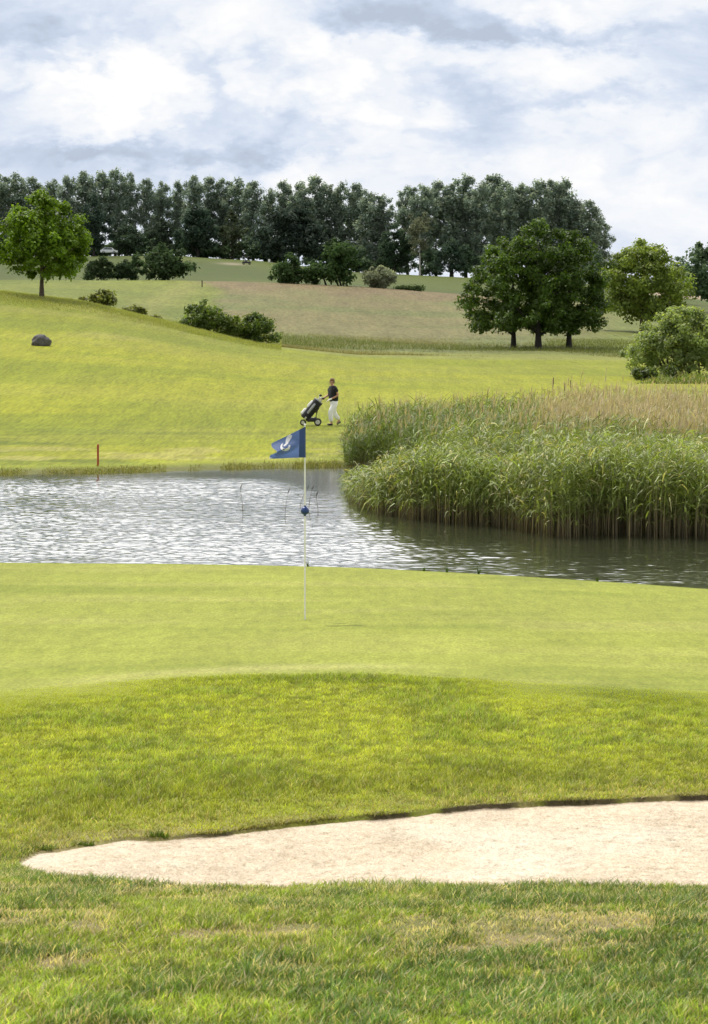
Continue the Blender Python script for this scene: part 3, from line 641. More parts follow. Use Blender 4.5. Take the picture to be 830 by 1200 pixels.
for i, (px, d, top, w, env, c, lb) in enumerate([
    (110, 632, 224, 46, 'round', (0.048, 0.077, 0.058), 'round blackish tree standing before the skyline poplars, right behind the single bright tree'),
    (150, 634, 262, 44, 'round', (0.082, 0.120, 0.077), 'grey green tree below the poplars, right of the round blackish tree'),
    (232, 634, 236, 56, 'round', (0.053, 0.086, 0.058), 'broad dark tree below the poplars above the cone shaped bush'),
    (272, 636, 244, 34, 'round', (0.096, 0.120, 0.067), 'olive tree below the poplars left of the spreading pine'),
    (342, 632, 236, 96, 'pine', (0.053, 0.077, 0.058), 'wide spreading dark pine below the poplars above the two dark round bushes'),
    (462, 636, 262, 46, 'round', (0.062, 0.101, 0.058), 'dark round tree at the foot of the gap in the skyline row'),
    (531, 634, 278, 44, 'round', (0.067, 0.106, 0.072), 'small round dark tree below the poplars left of the three meadow trees'),
    (62, 636, 262, 50, 'round', (0.058, 0.086, 0.062), 'dark tree below the poplars, hidden mostly by the bright single tree'),
    (16, 634, 268, 50, 'round', (0.067, 0.101, 0.062), 'dark tree below the poplars at the left edge of the frame'),
    (190, 638, 255, 40, 'round', (0.072, 0.101, 0.067), 'greyish tree below the poplars, directly above the cone shaped bush')]):
    px_tree('understorey_tree', px, d, top, w, env, lb, 'tree', 60+i, nclump=70, cr=.13, nleaf=70, leaf=.05, colr=c, bottom=.08, trunk=.018, lm=farleafm, bm_=darkbark, group='trees in front of the skyline poplars', flat=.6 if env == 'pine' else .8)
px_tree('birch_tree', 492, 630, 246, 36, 'poplar', 'olive grey birch with a white trunk right of the gap in the skyline row', 'tree', 80, nclump=48, cr=.15, nleaf=45, leaf=.04, colr=(.16, .175, .11), bottom=.30, trunk=.013, lm=farleafm, bm_=birchm, nl=3)
# belt hedge along the foot of the poplars
hb = [(-24, 280, 44), (8, 286, 46), (34, 276, 46), (62, 284, 44), (88, 274, 46), (114, 286, 40), (140, 280, 46), (168, 272, 46), (194, 284, 44), (218, 270, 48), (246, 280, 40), (268, 285, 40), (292, 274, 42), (318, 286, 40),
      (376, 282, 44), (402, 276, 44), (424, 290, 40), (446, 296, 40), (474, 284, 36), (503, 288, 34), (552, 292, 34), (578, 286, 36), (700, 296, 30)]
for i, (px, top, w) in enumerate(hb):
    px_tree('hedge_bush', px, 640+4*(i % 3), top, w, 'bush', f'dark hedge bush at the foot of the poplars, {ORD[i]} from the left', 'bush', 90+i, nclump=36, cr=.16, nleaf=45, leaf=.08, colr=(0.138, 0.205, 0.114), bottom=.0, trunk=.016, stems=2, lm=farleafm, bm_=darkbark, group='hedge at the foot of the poplars')
# weeds under the willow
n = 5200; px = rng.uniform(742, 930, n); d = 139+rng.random(n)*14; x = (px-CX)*d/F; kk = fbm(x*.8, d*.5, 3, 111)
C = np.where((rng.random(n) < .75)[:, None], np.array([.16, .21, .05]), np.array([.36, .33, .16]))*rng.uniform(.6, 1.3, (n, 1))
blades('weeds', x, d, rng.gamma(2, .11, n)*(.3+1.4*kk)*sm01(738, 775, px), rng.uniform(.02, .05, n), .9, C).__setitem__('kind', 'stuff')
px_tree('shrub', 756, 146, 428, 34, 'bush', 'dark leafy shrub at the left foot of the large willow bush', 'shrub', 131, nclump=26, cr=.18, nleaf=60, leaf=.09, colr=(.10, .14, .035), bottom=0, trunk=.03, stems=3)
px_tree('shrub', 787, 147, 427, 24, 'bush', 'small light shrub growing under the middle of the large willow bush', 'shrub', 132, nclump=26, cr=.18, nleaf=60, leaf=.09, colr=(.10, .14, .035), bottom=0, trunk=.03, stems=3)

# ------------------------------------------------------------------ boulder, stake, water reeds
def boulder():
    x, d = (48.5-CX)*147/F, 147; bm = bmesh.new(); bmesh.ops.create_icosphere(bm, subdivisions=4, radius=1)
    for v in bm.verts:
        c = v.co.copy(); k = 1+.28*(float(fbm(c.x*1.3+5, c.y*1.3+c.z*2.1, 4, 120))-.5)+.25*(float(fbm(c.z*2+9, c.x*2, 3, 121))-.5)
        v.co = Vector((c.x*.56*k, c.y*.45*k, c.z*.44*k+.2))
    me = bpy.data.meshes.new('boulder'); bm.to_mesh(me); bm.free()
    for p in me.polygons: p.use_smooth = True
    m = paint('boulder_stone', (.115, .108, .108), .9, var=.5, scale=5)
    o = link('boulder', me, m); o.location = (x, d, gz1(x, d)); tag(o, 'grey rounded boulder lying alone on the left slope of the fairway', 'boulder')
boulder()
redm = paint('red_paint', (.42, .06, .02), .5)
def stake():
    d = 73.4; x = (115-CX)*d/F; z = gz1(x, d); o = empty('hazard_stake', (x, d, z)); tag(o, 'thin red stake standing on the far bank of the pond', 'stake')
    MB().box((0, 0, .27), (.055, .055, .68), bev=.006).build('post', redm, o, False)
    MB().add([(-.0275, -.0275, .6104), (.0275, -.0275, .6104), (.0275, .0275, .6104), (-.0275, .0275, .6104), (0, 0, .65)], [(0, 1, 4), (1, 2, 4), (2, 3, 4), (3, 0, 4)]).build('tip', redm, o, False)
stake()
drym = paint('dry_reed', (.16, .14, .06), .8); headm = paint('reed_head', (.07, .05, .03), .9); cattm = paint('cattail_brown', (.09, .05, .03), .9)
grs = paint('green_reed', (.10, .14, .03), .6)
for px, py, hpx, lean, lb in [(285, 613, 50, -.02, 'single thin reed with a dark head in open water, farthest left of the lone reeds'),
        (334, 617, 47, .02, 'lone leafy reed in open water just left of the flag pole'), (362, 608, 38, .02, 'lone thin reed in the water just right of the flag pole'),
        (373, 612, 34, -.015, 'lone short reed in the water between flag pole and reed bed'), (352, 602, 30, .05, 'faint lone reed in the water hugging the flag pole'),
        (410, 608, 36, .02, 'lone reed in the water just off the left tip of the reed bed')]:
    d = CAMZ*F/(py-9-HY); x = (px-CX)*d/F; h = .62*hpx*d/F; o = empty('reed_stalk', (x, d, -.05)); tag(o, lb, 'reed', 'lone reeds in open water')
    pts = [(lean*t*t*3, 0, t*(h+.05)) for t in (0, .35, .7, 1)]; MB().tube(pts, [.0055, .005, .0045, .002], 6).build('stem', drym, o)
    MB().tube([pts[3], (pts[3][0]+.02, 0, pts[3][2]+.06), (pts[3][0]+.05, 0, pts[3][2]+.12)], [.004, .010, .002], 6).build('seed_head', headm, o)
    m = MB(); m.add([(pts[1][0], 0, h*.5), (pts[1][0]-.05, .01, h*.5+.13), (pts[1][0]-.09, .0, h*.5+.10), (pts[1][0]-.05, -.005, h*.5+.115)], [(0, 1, 3), (1, 2, 3)]); m.build('leaf', grs, o)
for px, py, d, h, lb in [(648, 446, 84, 1.75, 'left brown cattail standing above the back of the reed bed'), (668, 449, 84, 1.65, 'right brown cattail standing above the back of the reed bed'),
                       (661, 452, 82, 1.6, 'lowest brown cattail between the two above the reed bed')]:
    x = (px-CX)*d/F; z = CAMZ-(py-HY)*d/F; g = gz1(x, d); o = empty('cattail', (x, d, g)); tag(o, lb, 'cattail', 'cattails above the reed bed'); hh = z-g
    MB().tube([(0, 0, 0), (.02, 0, hh+.12)], [.005, .003], 6).build('stem', grs, o); MB().tube([(.018, 0, hh-.16), (.018, 0, hh-.14), (.02, 0, hh+.08), (.02, 0, hh+.1)], [.006, .014, .014, .004], 8).build('seed_head', cattm, o)
def tuft(px, d, h, lb):
    x = (px-CX)*d/F; z = gz1(x, d); n = 14; r = np.random.default_rng(int(px)); a = r.uniform(0, 6.28, n); t = np.linspace(0, 1, 4)
    L = np.zeros((n, 4, 3)); hh = h*r.uniform(.5, 1.1, n); sp = h*.35*r.uniform(.2, 1, n)
    L[:, :, 0] = np.cos(a)[:, None]*(.015+sp[:, None]*t**1.7); L[:, :, 1] = np.sin(a)[:, None]*(.015+sp[:, None]*t**1.7); L[:, :, 2] = hh[:, None]*t
    V, q, c = ribbons('t', L, np.stack([-np.sin(a), np.cos(a), 0*a], -1), .006*np.ones((n, 1))*np.array([1, .9, .6, .05]), np.ones((n, 4, 3))*np.array([.06, .10, .015]))
    o = link('grass_tuft', npmesh('grass_tuft', V, q, C=c), grassm); o.location = (x, d, z); tag(o, lb, 'grass tuft', 'tufts on the far edge of the green')
for px, h, lb in [(361, .09, 'small dark grass tuft on the back edge of the green right beside the pole'), (497, .06, 'very small grass tuft on the back edge of the green, middle one'),
                  (524, .07, 'small grass tuft on the back edge of the green left of the tallest'), (561, .13, 'tallest grass tuft on the back edge of the green'), (700, .07, 'small grass tuft on the back edge of the green farthest right')]:
    tuft(px, float(tab(DEDGE, px))+.12, h, lb)
for px, d, h, lb in [(48, 13.33, .045, 'grass clump hanging at the left tip of the bunker'), (98, 13.48, .03, 'grass clump on the far lip near the left tip of the bunker'), (185, 13.72, .05, 'dark green grass clump on the far lip of the bunker')]:
    x = (px-CX)*d/F; n = 90; r = np.random.default_rng(int(px)); xx = r.uniform(-.055, .055, n); yy = r.normal(0, .012, n); hh = h*r.uniform(.5, 1.1, n); a = r.uniform(0, 6.28, n); t = np.linspace(0, 1, 3)
    L = np.zeros((n, 3, 3)); L[:, :, 0] = xx[:, None]+np.cos(a)[:, None]*hh[:, None]*.5*t**1.7; L[:, :, 1] = yy[:, None]+np.sin(a)[:, None]*hh[:, None]*.5*t**1.7; L[:, :, 2] = hh[:, None]*t-.012
    V, q, c = ribbons('t', L, np.stack([-np.sin(a), np.cos(a), 0*a], -1), .0035*np.ones((n, 1))*np.array([1, .8, .08]), np.ones((n, 3, 3))*np.array([.10, .15, .02]))
    o = link('grass_clump', npmesh('grass_clump', V, q, C=c), grassm); o.location = (x, d, gz1(x, d+.06)); tag(o, lb, 'grass clump', 'clumps on the bunker lip')

# ------------------------------------------------------------------ flagstick
whitem = paint('white_enamel', (.86, .86, .82), .35, var=.05); bluem = paint('flag_blue', (.095, .155, .36), .7, var=.10, scale=40); bluedk = paint('flag_sleeve_blue', (.030, .065, .20), .7); ballm = paint('ball_blue', (.012, .045, .20), .35)
numm = paint('flag_white', (.80, .80, .80), .7, var=.04)
def cloth_bsdf(m, tr=.35):
    ns, ls = m.node_tree.nodes, m.node_tree.links; b = [n for n in ns if n.type == 'BSDF_PRINCIPLED'][0]; out = [n for n in ns if n.type == 'OUTPUT_MATERIAL'][0]
    t = N(ns, 'ShaderNodeBsdfTranslucent'); mx = N(ns, 'ShaderNodeMixShader'); mx.inputs[0].default_value = tr
    ls.new(b.inputs['Base Color'].links[0].from_socket, t.inputs['Color']); ls.new(b.outputs[0], mx.inputs[1]); ls.new(t.outputs[0], mx.inputs[2]); ls.new(mx.outputs[0], out.inputs[0])
cloth_bsdf(bluem, .4); cloth_bsdf(numm, .3)
FD = 28.0; fx = (357.5-CX)*FD/F; fz = gz1(fx, FD); U = FD/F     # metres per photo pixel there
flag = empty('flagstick', (fx, FD, fz)); tag(flag, 'white golf flagstick with a blue numbered flag and blue ball, standing in the green', 'flagstick')
topz = CAMZ-(499-HY)*U-fz
MB().tube([(0, 0, -.08), (0, 0, topz*.3), (0, 0, topz*.6), (0, 0, topz+.005)], [.0095, .0095, .0088, .008], 12).build('pole', whitem, flag)
MB().ball((0, 0, topz+.012), .013).build('pole_cap', whitem, flag)
bz = CAMZ-(598.5-HY)*U-fz
m = MB(); m.ball((0, 0, bz), (.047, .047, .046), 20, 14); mk = m.build('marker_ball', ballm, flag)
MB().tube([(0, 0, bz+.040), (0, 0, bz+.058)], [.016, .012], 12).build('collar', ballm, mk); MB().tube([(0, 0, bz-.058), (0, 0, bz-.040)], [.012, .016], 12).build('collar', ballm, mk)
def flagpt(s, t, off=0.0):
    """s from pole to free edge, t from top to bottom; local coordinates"""
    tx, ty = 357.2-39*s, 500.2+19.5*max(s, 0)**.95; bx, by = 357.2-41.5*s, 536+1.4*s
    px = tx*(1-t)+bx*t; py = ty*(1-t)+by*t
    px += 8.0*s**2*math.exp(-((t-.42)/.17)**2); py += 1.6*s*math.sin(3.14*t)
    crease = math.exp(-((t-.46-.10*(1-s))/.22)**2)
    y = -.16*s*crease+.10*s*(1-t)+.05*math.sin(4.6*s+1.2*t)*s-.015
    return ((px-357.5)*U, y-off, CAMZ-(py-HY)*U-fz)
def flag_grid(s0, s1, t0, t1, ns=18, nt=18):
    m = MB(); V = [flagpt(s0+(s1-s0)*i/ns, t0+(t1-t0)*j/nt) for i in range(ns+1) for j in range(nt+1)]
    m.add(V, [(i*(nt+1)+j, i*(nt+1)+j+1, (i+1)*(nt+1)+j+1, (i+1)*(nt+1)+j) for i in range(ns) for j in range(nt)]); return m
cl = flag_grid(.16, 1.0, 0, 1, 26, 26).build('flag', bluem, flag)
m = MB(); n = 12
V = []
for j in range(n+1):
    for i, (s, o) in enumerate(((.16, .0), (.10, .012), (.0, .014), (-.03, .0), (.0, -.014), (.10, -.012))):
        p = flagpt(s, j/n); V.append((p[0], p[1]-o, p[2]))
m.add(V, [(j*6+i, j*6+(i+1) % 6, (j+1)*6+(i+1) % 6, (j+1)*6+i) for j in range(n) for i in range(6)]); m.build('sleeve', bluedk, flag)
def st_of(px, py):
    best = None
    for a in np.linspace(.05, 1, 70):
        for b in np.linspace(0, 1, 70):
            p = flagpt(a, b); qx = p[0]/U+357.5; qy = HY+(CAMZ-fz-p[2])/U; e = (qx-px)**2+(qy-py)**2
            if best is None or e < best[0]: best = (e, a, b)
    return best[1], best[2]
def stroke(pts, wid):
    P0 = np.array([(300+a/8.3, 485+b/8.3) for a, b in pts]); Wd = np.array(wid)/8.3/2; t = np.linspace(0, len(P0)-1, 4*len(P0))
    P1 = np.stack([np.interp(t, range(len(P0)), P0[:, 0]), np.interp(t, range(len(P0)), P0[:, 1])], -1); W1 = np.interp(t, range(len(P0)), Wd)
    tg = np.gradient(P1, axis=0); tg /= np.linalg.norm(tg, axis=1)[:, None]; nn = np.stack([-tg[:, 1], tg[:, 0]], -1); V = []
    for p, q, w in zip(P1, nn, W1):
        for e in (-1, 1):
            s, tt = st_of(*(p+q*w*e)); V.append(flagpt(s, tt, .006))
    return V, [(2*i, 2*i+1, 2*i+3, 2*i+2) for i in range(len(P1)-1)]
m = MB(); m.add(*stroke([(343, 205), (330, 222), (314, 245), (304, 268), (299, 292)], [26, 40, 42, 32, 20]))
m.add(*stroke([(262, 290), (250, 305), (250, 325), (268, 343), (292, 348), (316, 338), (327, 318), (328, 302)], [10, 16, 22, 24, 24, 24, 22, 12]))
m.add(*stroke([(299, 292), (285, 300), (272, 309)], [18, 14, 8]))
num = m.build('number', numm, cl)
m = MB(); m.add([flagpt(1.0, .80, .004), flagpt(.90, .985, .004), flagpt(1.0, 1.0, .004), flagpt(.97, .88, .004)], [(0, 3, 1, 2)]); m.build('hem_corner', numm, cl)

# ------------------------------------------------------------------ person pushing a trolley
skinm = paint('skin', (.50, .27, .17), .55, var=.08); shirtm = paint('black_polo', (.012, .012, .016), .85, var=.3); trom = paint('white_cotton', (.88, .88, .90), .8, var=.05, scale=8); shoem = paint('black_leather', (.015, .014, .014), .4)
hairm = paint('sandy_hair', (.24, .14, .07), .7, var=.25, scale=60); glovem = paint('white_glove', (.80, .80, .80), .6); eyem = paint('eye_dark', (.02, .015, .012), .3); lipm = paint('lip', (.42, .16, .13), .5)
def skin_mesh(name, V, E, R, root=0, sub=2):
    me = bpy.data.meshes.new(name+'_src'); me.from_pydata([tuple(v) for v in V], E, []); o = bpy.data.objects.new('skin_src', me); col.objects.link(o)
    md = o.modifiers.new('skin', 'SKIN'); md.use_smooth_shade = True
    if not me.skin_vertices: me.skin_vertices.new()
    for i, r in enumerate(R):
        me.skin_vertices[0].data[i].radius = (r, r) if np.ndim(r) == 0 else r; me.skin_vertices[0].data[i].use_root = (i == root)
    s = o.modifiers.new('sub', 'SUBSURF'); s.levels = sub; s.render_levels = sub
    dg = bpy.context.evaluated_depsgraph_get(); ev = o.evaluated_get(dg); out = bpy.data.meshes.new_from_object(ev); out.name = name
    bpy.data.objects.remove(o); bpy.data.meshes.remove(me)
    for p in out.polygons: p.use_smooth = True
    out.materials.clear(); return out
def graph():
    V, E, R = [], [], []
    def add(p, r, parent=None):
        V.append(p); R.append(r)
        if parent is not None: E.append((parent, len(V)-1))
        return len(V)-1
    return V, E, R, add
PD = 97.0; pxx = (391.5-CX)*PD/F; pz = gz1(pxx, PD)
man = empty('person', (pxx, PD, pz), math.radians(24)); tag(man, 'person in black polo and white trousers walking left, pushing a golf trolley', 'person')
hipz, shz = .92, 1.43
Lsh, Lel, Lwr = (-.05, -.20, shz), (.06, -.27, 1.15), (-.20, -.15, 1.0)
Rsh, Rel, Rwr = (-.06, .19, shz), (-.12, .25, 1.15), (-.33, .16, 1.05)
fk, fa = (-.20, -.11, .50), (-.14, -.10, .09)        # forward leg
bk, ba = (.04, .10, .48), (.27, .10, .18)            # trailing leg, heel up
def hand(V, E, R, add, wr, fw, dn, root, side):
    """palm plus five unequal bent fingers"""
    wr = np.array(wr); fw = np.array(fw, float); fw /= np.linalg.norm(fw); sd = np.array([0, side, 0.]); dn = np.array(dn, float)
    pm = add(tuple(wr+fw*.05), (.034, .018), root)
    for k, (o, ln) in enumerate(((-.03, .072), (-.010, .080), (.010, .076), (.03, .06))):
        k0 = add(tuple(wr+fw*.095+sd*o), .0095, pm); k1 = add(tuple(wr+fw*(.095+ln*.5)+sd*o+dn*ln*.25), .009, k0); add(tuple(wr+fw*(.095+ln*.65)+sd*o+dn*ln*.75), .0075, k1)
    t0 = add(tuple(wr+fw*.045+np.array([0, side*-.03, .02])), .011, pm); add(tuple(wr+fw*.085+np.array([0, side*-.045, .025])), .009, t0)
V, E, R, add = graph()
pel = add((0, 0, hipz), (.13, .10)); wa = add((-.015, 0, 1.10), (.13, .10), pel); ch = add((-.04, 0, 1.30), (.165, .12), wa); nb = add((-.06, 0, 1.46), (.075, .07), ch)
nk = add((-.075, 0, 1.53), .055, nb); hd0 = add((-.095, 0, 1.62), (.068, .078), nk); hd = add((-.092, 0, 1.70), (.070, .088), hd0)
for sh, el, wr in ((Lsh, Lel, Lwr), (Rsh, Rel, Rwr)):
    a = add(sh, .06, ch); b = add(el, .043, a); c = add(wr, .028, b)
    fwv = np.array(wr)-np.array(el); hand(V, E, R, add, wr, fwv*np.array([1, .3, .6]), (0.0, 0, -1), c, -1 if sh[1] < 0 else 1)
for k, f, s in ((fk, fa, -1), (bk, ba, 1)):
    h = add((0, .095*s, .86), .092, pel); kk = add(k, .062, h); an = add(f, .04, kk); add((f[0]-.12, f[1], max(f[2]-.10, .04)), .035, an)
link('body', skin_mesh('body', V, E, R), skinm, man)
V, E, R, add = graph()
p0 = add((0, 0, .84), (.24, .19)); p1 = add((-.015, 0, 1.08), (.225, .185), p0); p2 = add((-.04, 0, 1.30), (.225, .18), p1); p3 = add((-.06, 0, 1.47), (.12, .11), p2)
for sh, el in ((Lsh, Lel), (Rsh, Rel)):
    a = add(sh, .10, p2); e = np.array(sh)*.35+np.array(el)*.65; add(tuple(e), .085, a)
sh_ = link('polo_shirt', skin_mesh('polo_shirt', V, E, R), shirtm, man)
MB().torus((-.068, 0, 1.487), .062, .014, 'Z', 18, 6).build('collar', shirtm, sh_)
V, E, R, add = graph()
p0 = add((0, 0, 1.02), (.18, .145)); p1 = add((0, 0, .88), (.20, .155), p0)
for k, f, s in ((fk, fa, -1), (bk, ba, 1)):
    h = add((-.01*s*-1, .10*s, .78), .135, p1); kk = add(k, .108, h); add(tuple(np.array(k)*.45+np.array(f)*.55), .096, kk)
    add(tuple(np.array(k)*.08+np.array(f)*.95), .078, len(V)-1)
link('trousers', skin_mesh('trousers', V, E, R, 0), trom, man)
MB().torus((0, 0, .985), .135, .010, 'Z', 20, 6).build('belt', shoem, man)
for f, toe in ((fa, (-.32, -.10, .04)), (ba, (.16, .10, .035))):
    V, E, R, add = graph(); a = add((f[0]+.05, f[1], f[2]-.045), (.045, .045)); b = add(tuple(np.array((f[0]+.05, f[1], f[2]-.04))*.5+np.array(toe)*.5), (.05, .045), a); add(toe, (.047, .032), b)
    link('shoe', skin_mesh('shoe', V, E, R), shoem, man)
m = MB(); m.ball((-.072, 0, 1.725), (.100, .083, .075), 16, 10); m.ball((-.03, 0, 1.66), (.062, .078, .075), 16, 10); m.build('hair', hairm, man)
for s in (-1, 1):
    MB().ball((-.168, .032*s, 1.665), .011).build('eye', eyem, man); MB().ball((-.082, .078*s, 1.645), (.02, .012, .032)).build('ear', skinm, man)
m = MB(); m.tube([(-.165, 0, 1.67), (-.19, 0, 1.635), (-.172, 0, 1.622)], [.009, .016, .010], 8); m.build('nose', skinm, man)
MB().ball((-.168, 0, 1.593), (.008, .025, .007)).build('mouth', lipm, man)
V, E, R, add = graph(); w0 = add(tuple(np.array(Lwr)*.8+np.array(Lel)*.2), .036); w1 = add(Lwr, .034, w0); fwv = (np.array(Lwr)-np.array(Lel))*np.array([1, .3, .6]); hand(V, E, R, add, Lwr, fwv, (0, 0, -1), w1, -1)
R = [r*1.12 if np.ndim(r) == 0 else (r[0]*1.12, r[1]*1.2) for r in R]
link('glove', skin_mesh('glove', V, E, R), glovem, man)

# trolley, bag and clubs
blackm = paint('black_frame', (.015, .015, .017), .4); tyrem = paint('rubber', (.02, .02, .02), .8); rimm = paint('white_rim', (.72, .72, .70), .4); bagm = paint('black_nylon', (.014, .014, .018), .7, var=.3); bagw = paint('white_vinyl', (.72, .72, .70), .45); steelm = paint('steel', (.62, .62, .63), .3, 1.0)
greym = paint('grey_panel', (.32, .33, .35), .6)
tro = empty('golf_trolley', (pxx-.78, PD, gz1(pxx-.78, PD))); tag(tro, 'black golf trolley with white wheel rims pushed ahead of the walking person', 'golf trolley')
HX = pxx-.33-(pxx-.78)+-.08                      # handle in trolley coordinates
m = MB(); m.tube([(HX, 0.14, 1.04), (HX-.06, .02, .98), (HX-.20, 0, .62), (HX-.27, 0, .36), (HX-.24, 0, .16)], [.017, .018, .018, .018, .018], 8)
m.tube([(HX-.26, 0, .32), (HX-.50, 0, .22), (HX-.72, 0, .15)], .017, 8); m.build('frame', blackm, tro)
m = MB(); m.tube([(HX-.02, -.06, 1.03), (HX+.0, .0, 1.05), (HX+.0, .14, 1.05), (HX-.02, .22, 1.03)], .018, 8); m.build('handle', blackm, tro)
MB().tube([(HX-.2, -.31, .15), (HX-.2, .31, .15)], .014, 8).build('axle', blackm, tro)
MB().box((HX-.43, 0, .22), (.34, .26, .16), bev=.03).build('lower_cradle', blackm, tro)
def wheel(x, y, r):
    w = MB().torus((x, y, r), r-.025, .027, 'Y', 28, 8).build('wheel', tyrem, tro); q = MB()
    q.torus((x, y, r), r-.055, .014, 'Y', 24, 6)
    for k in range(5):
        a = k*1.2566+.3; q.tube([(x, y, r), (x+(r-.05)*math.cos(a), y, r+(r-.05)*math.sin(a))], .013, 6)
    q.tube([(x, y-.03, r), (x, y+.03, r)], .03, 10); q.build('rim', rimm, w)
wheel(HX-.2, -.26, .135); wheel(HX-.2, .26, .135); wheel(HX-.76, 0, .115)
bag = empty('golf_bag', tro.location); tag(bag, 'black golf bag with white and grey panels leaning on the trolley', 'golf bag')
b0, b1 = np.array([HX-.72, -.02, .27]), np.array([HX-.17, -.02, .93]); ax = (b1-b0)/np.linalg.norm(b1-b0); up = np.array([-ax[2], 0, ax[0]])   # away from the handle
pt = lambda t, o=0, y=0: tuple(b0+(b1-b0)*t+up*o+np.array([0, y, 0]))
MB().tube([pt(0), pt(.04), pt(.3), pt(.7), pt(.95), pt(1)], [.14, .18, .185, .175, .19, .18], 18).build('bag_body', bagm, bag)
MB().tube([pt(.985), pt(1.03)], [.185, .185], 18).build('top_cuff', greym, bag)
MB().tube([pt(.48, .11), pt(.54, .14), pt(.80, .14), pt(.86, .11)], [.06, .095, .09, .05], 12).build('upper_pocket', bagw, bag)
MB().tube([pt(.08, .11), pt(.13, .15), pt(.34, .15), pt(.40, .11)], [.06, .10, .098, .06], 12).build('lower_pocket', bagw, bag)
MB().tube([pt(.22, .0, -.13), pt(.30, .02, -.15), pt(.80, .03, -.14), pt(.86, .03, -.13)], [.02, .052, .05, .02], 12).build('side_panel', greym, bag)
MB().tube([pt(.02, -.02, -.13), pt(.12, -.03, -.15)], [.045, .045], 10).build('foot_cap', bagw, bag)
m = MB(); m.tube([pt(.88, -.11), pt(.75, -.19), pt(.55, -.20), pt(.42, -.12)], .018, 6); m.build('strap', bagm, bag)
for k in range(9):
    a = k*.7; oy = .075*math.cos(a); ou = .075*math.sin(a); ln = 1.12+.035*(k % 4)
    c = empty('golf_club', tro.location); tag(c, 'golf club sticking out of the golf bag, head upward', 'golf club', 'golf clubs in the bag')
    MB().tube([pt(.30, ou*.6, oy*.6), pt(ln, ou, oy)], [.007, .006], 6).build('shaft', steelm, c)
    if k % 3 == 0: MB().ball(pt(ln+.02, ou*1.2, oy*1.1), (.055, .05, .04), 12, 8).build('head_cover', bagm if k else bagw, c)
    else: MB().box(pt(ln+.02, ou*1.2+.02, oy), (.03, .022, .075), bev=.006).build('club_head', steelm, c)

# ------------------------------------------------------------------ small far things
d = 575; x = (289-CX)*d/F; bg = empty('golf_buggy', (x, d, gz1(x, d)+.02)); tag(bg, 'tiny dark golf buggy with a roof parked far off below the poplars', 'golf buggy')
MB().box((0, 0, .48), (1.9, 1.1, .35), bev=.08).build('body', blackm, bg); MB().box((-.1, 0, .85), (.6, 1.0, .35), bev=.06).build('seat', paint('seat_grey', (.12, .12, .12), .7), bg)
MB().box((0, 0, 1.78), (1.5, 1.1, .07), bev=.03).build('roof', paint('dark_roof', (.05, .055, .06), .5), bg)
for sx in (-.65, .65):
    for sy in (-.48, .48): MB().tube([(sx, sy, .6), (sx*.95, sy, 1.78)], .03, 6).build('post', blackm, bg)
    for sy in (-.5, .5): MB().torus((sx, sy, .24), .16, .075, 'Y', 16, 8).build('wheel', tyrem, bg)
d = 600; x = (315.5-CX)*d/F; sb = empty('tee_sign', (x, d, gz1(x, d))); tag(sb, 'tiny white board beside the hedge on the back hill right of the golf buggy', 'sign')
MB().box((0, 0, .55), (.07, .07, 1.1), bev=.01).build('post', darkbark, sb); MB().box((0, -.06, .72), (.5, .04, .72), bev=.015).build('board', whitem, sb)
d = 392; x = (237-CX)*d/F; ps = empty('marker_post', (x, d, gz1(x, d))); tag(ps, 'thin dark marker post standing in the far light green fairway', 'post')
MB().box((0, 0, .42), (.16, .16, .95), bev=.02).build('post', darkbark, ps); MB().box((0, 0, .93), (.24, .24, .08), bev=.02).build('cap', darkbark, ps)
d = 610; x = (128-CX)*d/F; cr = empty('parked_car', (x, d, gz1(x, d)+.9)); tag(cr, 'white car half hidden in the far tree belt right of the bright single tree', 'car')
cb = paint('white_car_paint', (.7, .72, .75), .3); gl = paint('car_glass', (.05, .06, .07), .1)
m = MB(); prof = [(-2.0, .3), (2.0, .3), (2.05, .75), (1.2, .9), (.7, 1.4), (-1.0, 1.42), (-1.7, .95), (-2.05, .85)]
n = len(prof); m.add([(a, s, b) for s in (-.85, .85) for a, b in prof], [tuple(range(n)), tuple(range(2*n-1, n-1, -1))]+[(i, n+i, n+(i+1) % n, (i+1) % n) for i in range(n)]); m.build('body', cb, cr, False)
MB().add([(-1.35, -.856, .98), (.95, -.856, .95), (.62, -.856, 1.33), (-.95, -.856, 1.34)], [(0, 1, 2, 3)]).build('window', gl, cr)
for sx in (-1.25, 1.25):
    for sy in (-.8, .8): MB().torus((sx, sy, .32), .22, .1, 'Y', 18, 8).build('wheel', tyrem, cr)

# ------------------------------------------------------------------ sky, sun, camera
EL, TR = math.radians(60), (.60, -.80)
w = bpy.data.worlds.new('World'); scene.world = w; w.use_nodes = True
nt = w.node_tree; ns, ls = nt.nodes, nt.links; ns.clear()
out = N(ns, 'ShaderNodeOutputWorld'); sky = N(ns, 'ShaderNodeTexSky', sky_type='NISHITA'); sky.sun_disc = False; sky.sun_elevation = EL; sky.sun_rotation = math.atan2(-TR[0], -TR[1])
sky.air_density = 1.0; sky.dust_density = 1.5
bg1 = N(ns, 'ShaderNodeBackground'); bg1.inputs[1].default_value = .09; ls.new(sky.outputs[0], bg1.inputs[0])
tc = N(ns, 'ShaderNodeTexCoord'); sp = N(ns, 'ShaderNodeSeparateXYZ'); ls.new(tc.outputs['Generated'], sp.inputs[0])
def M(op, a, b=None, clamp=False):
    n = N(ns, 'ShaderNodeMath', operation=op); n.use_clamp = clamp
    for i, v in enumerate((a, b)):
        if v is None: continue
        if isinstance(v, (int, float)): n.inputs[i].default_value = v
        else: ls.new(v, n.inputs[i])
    return n.outputs[0]
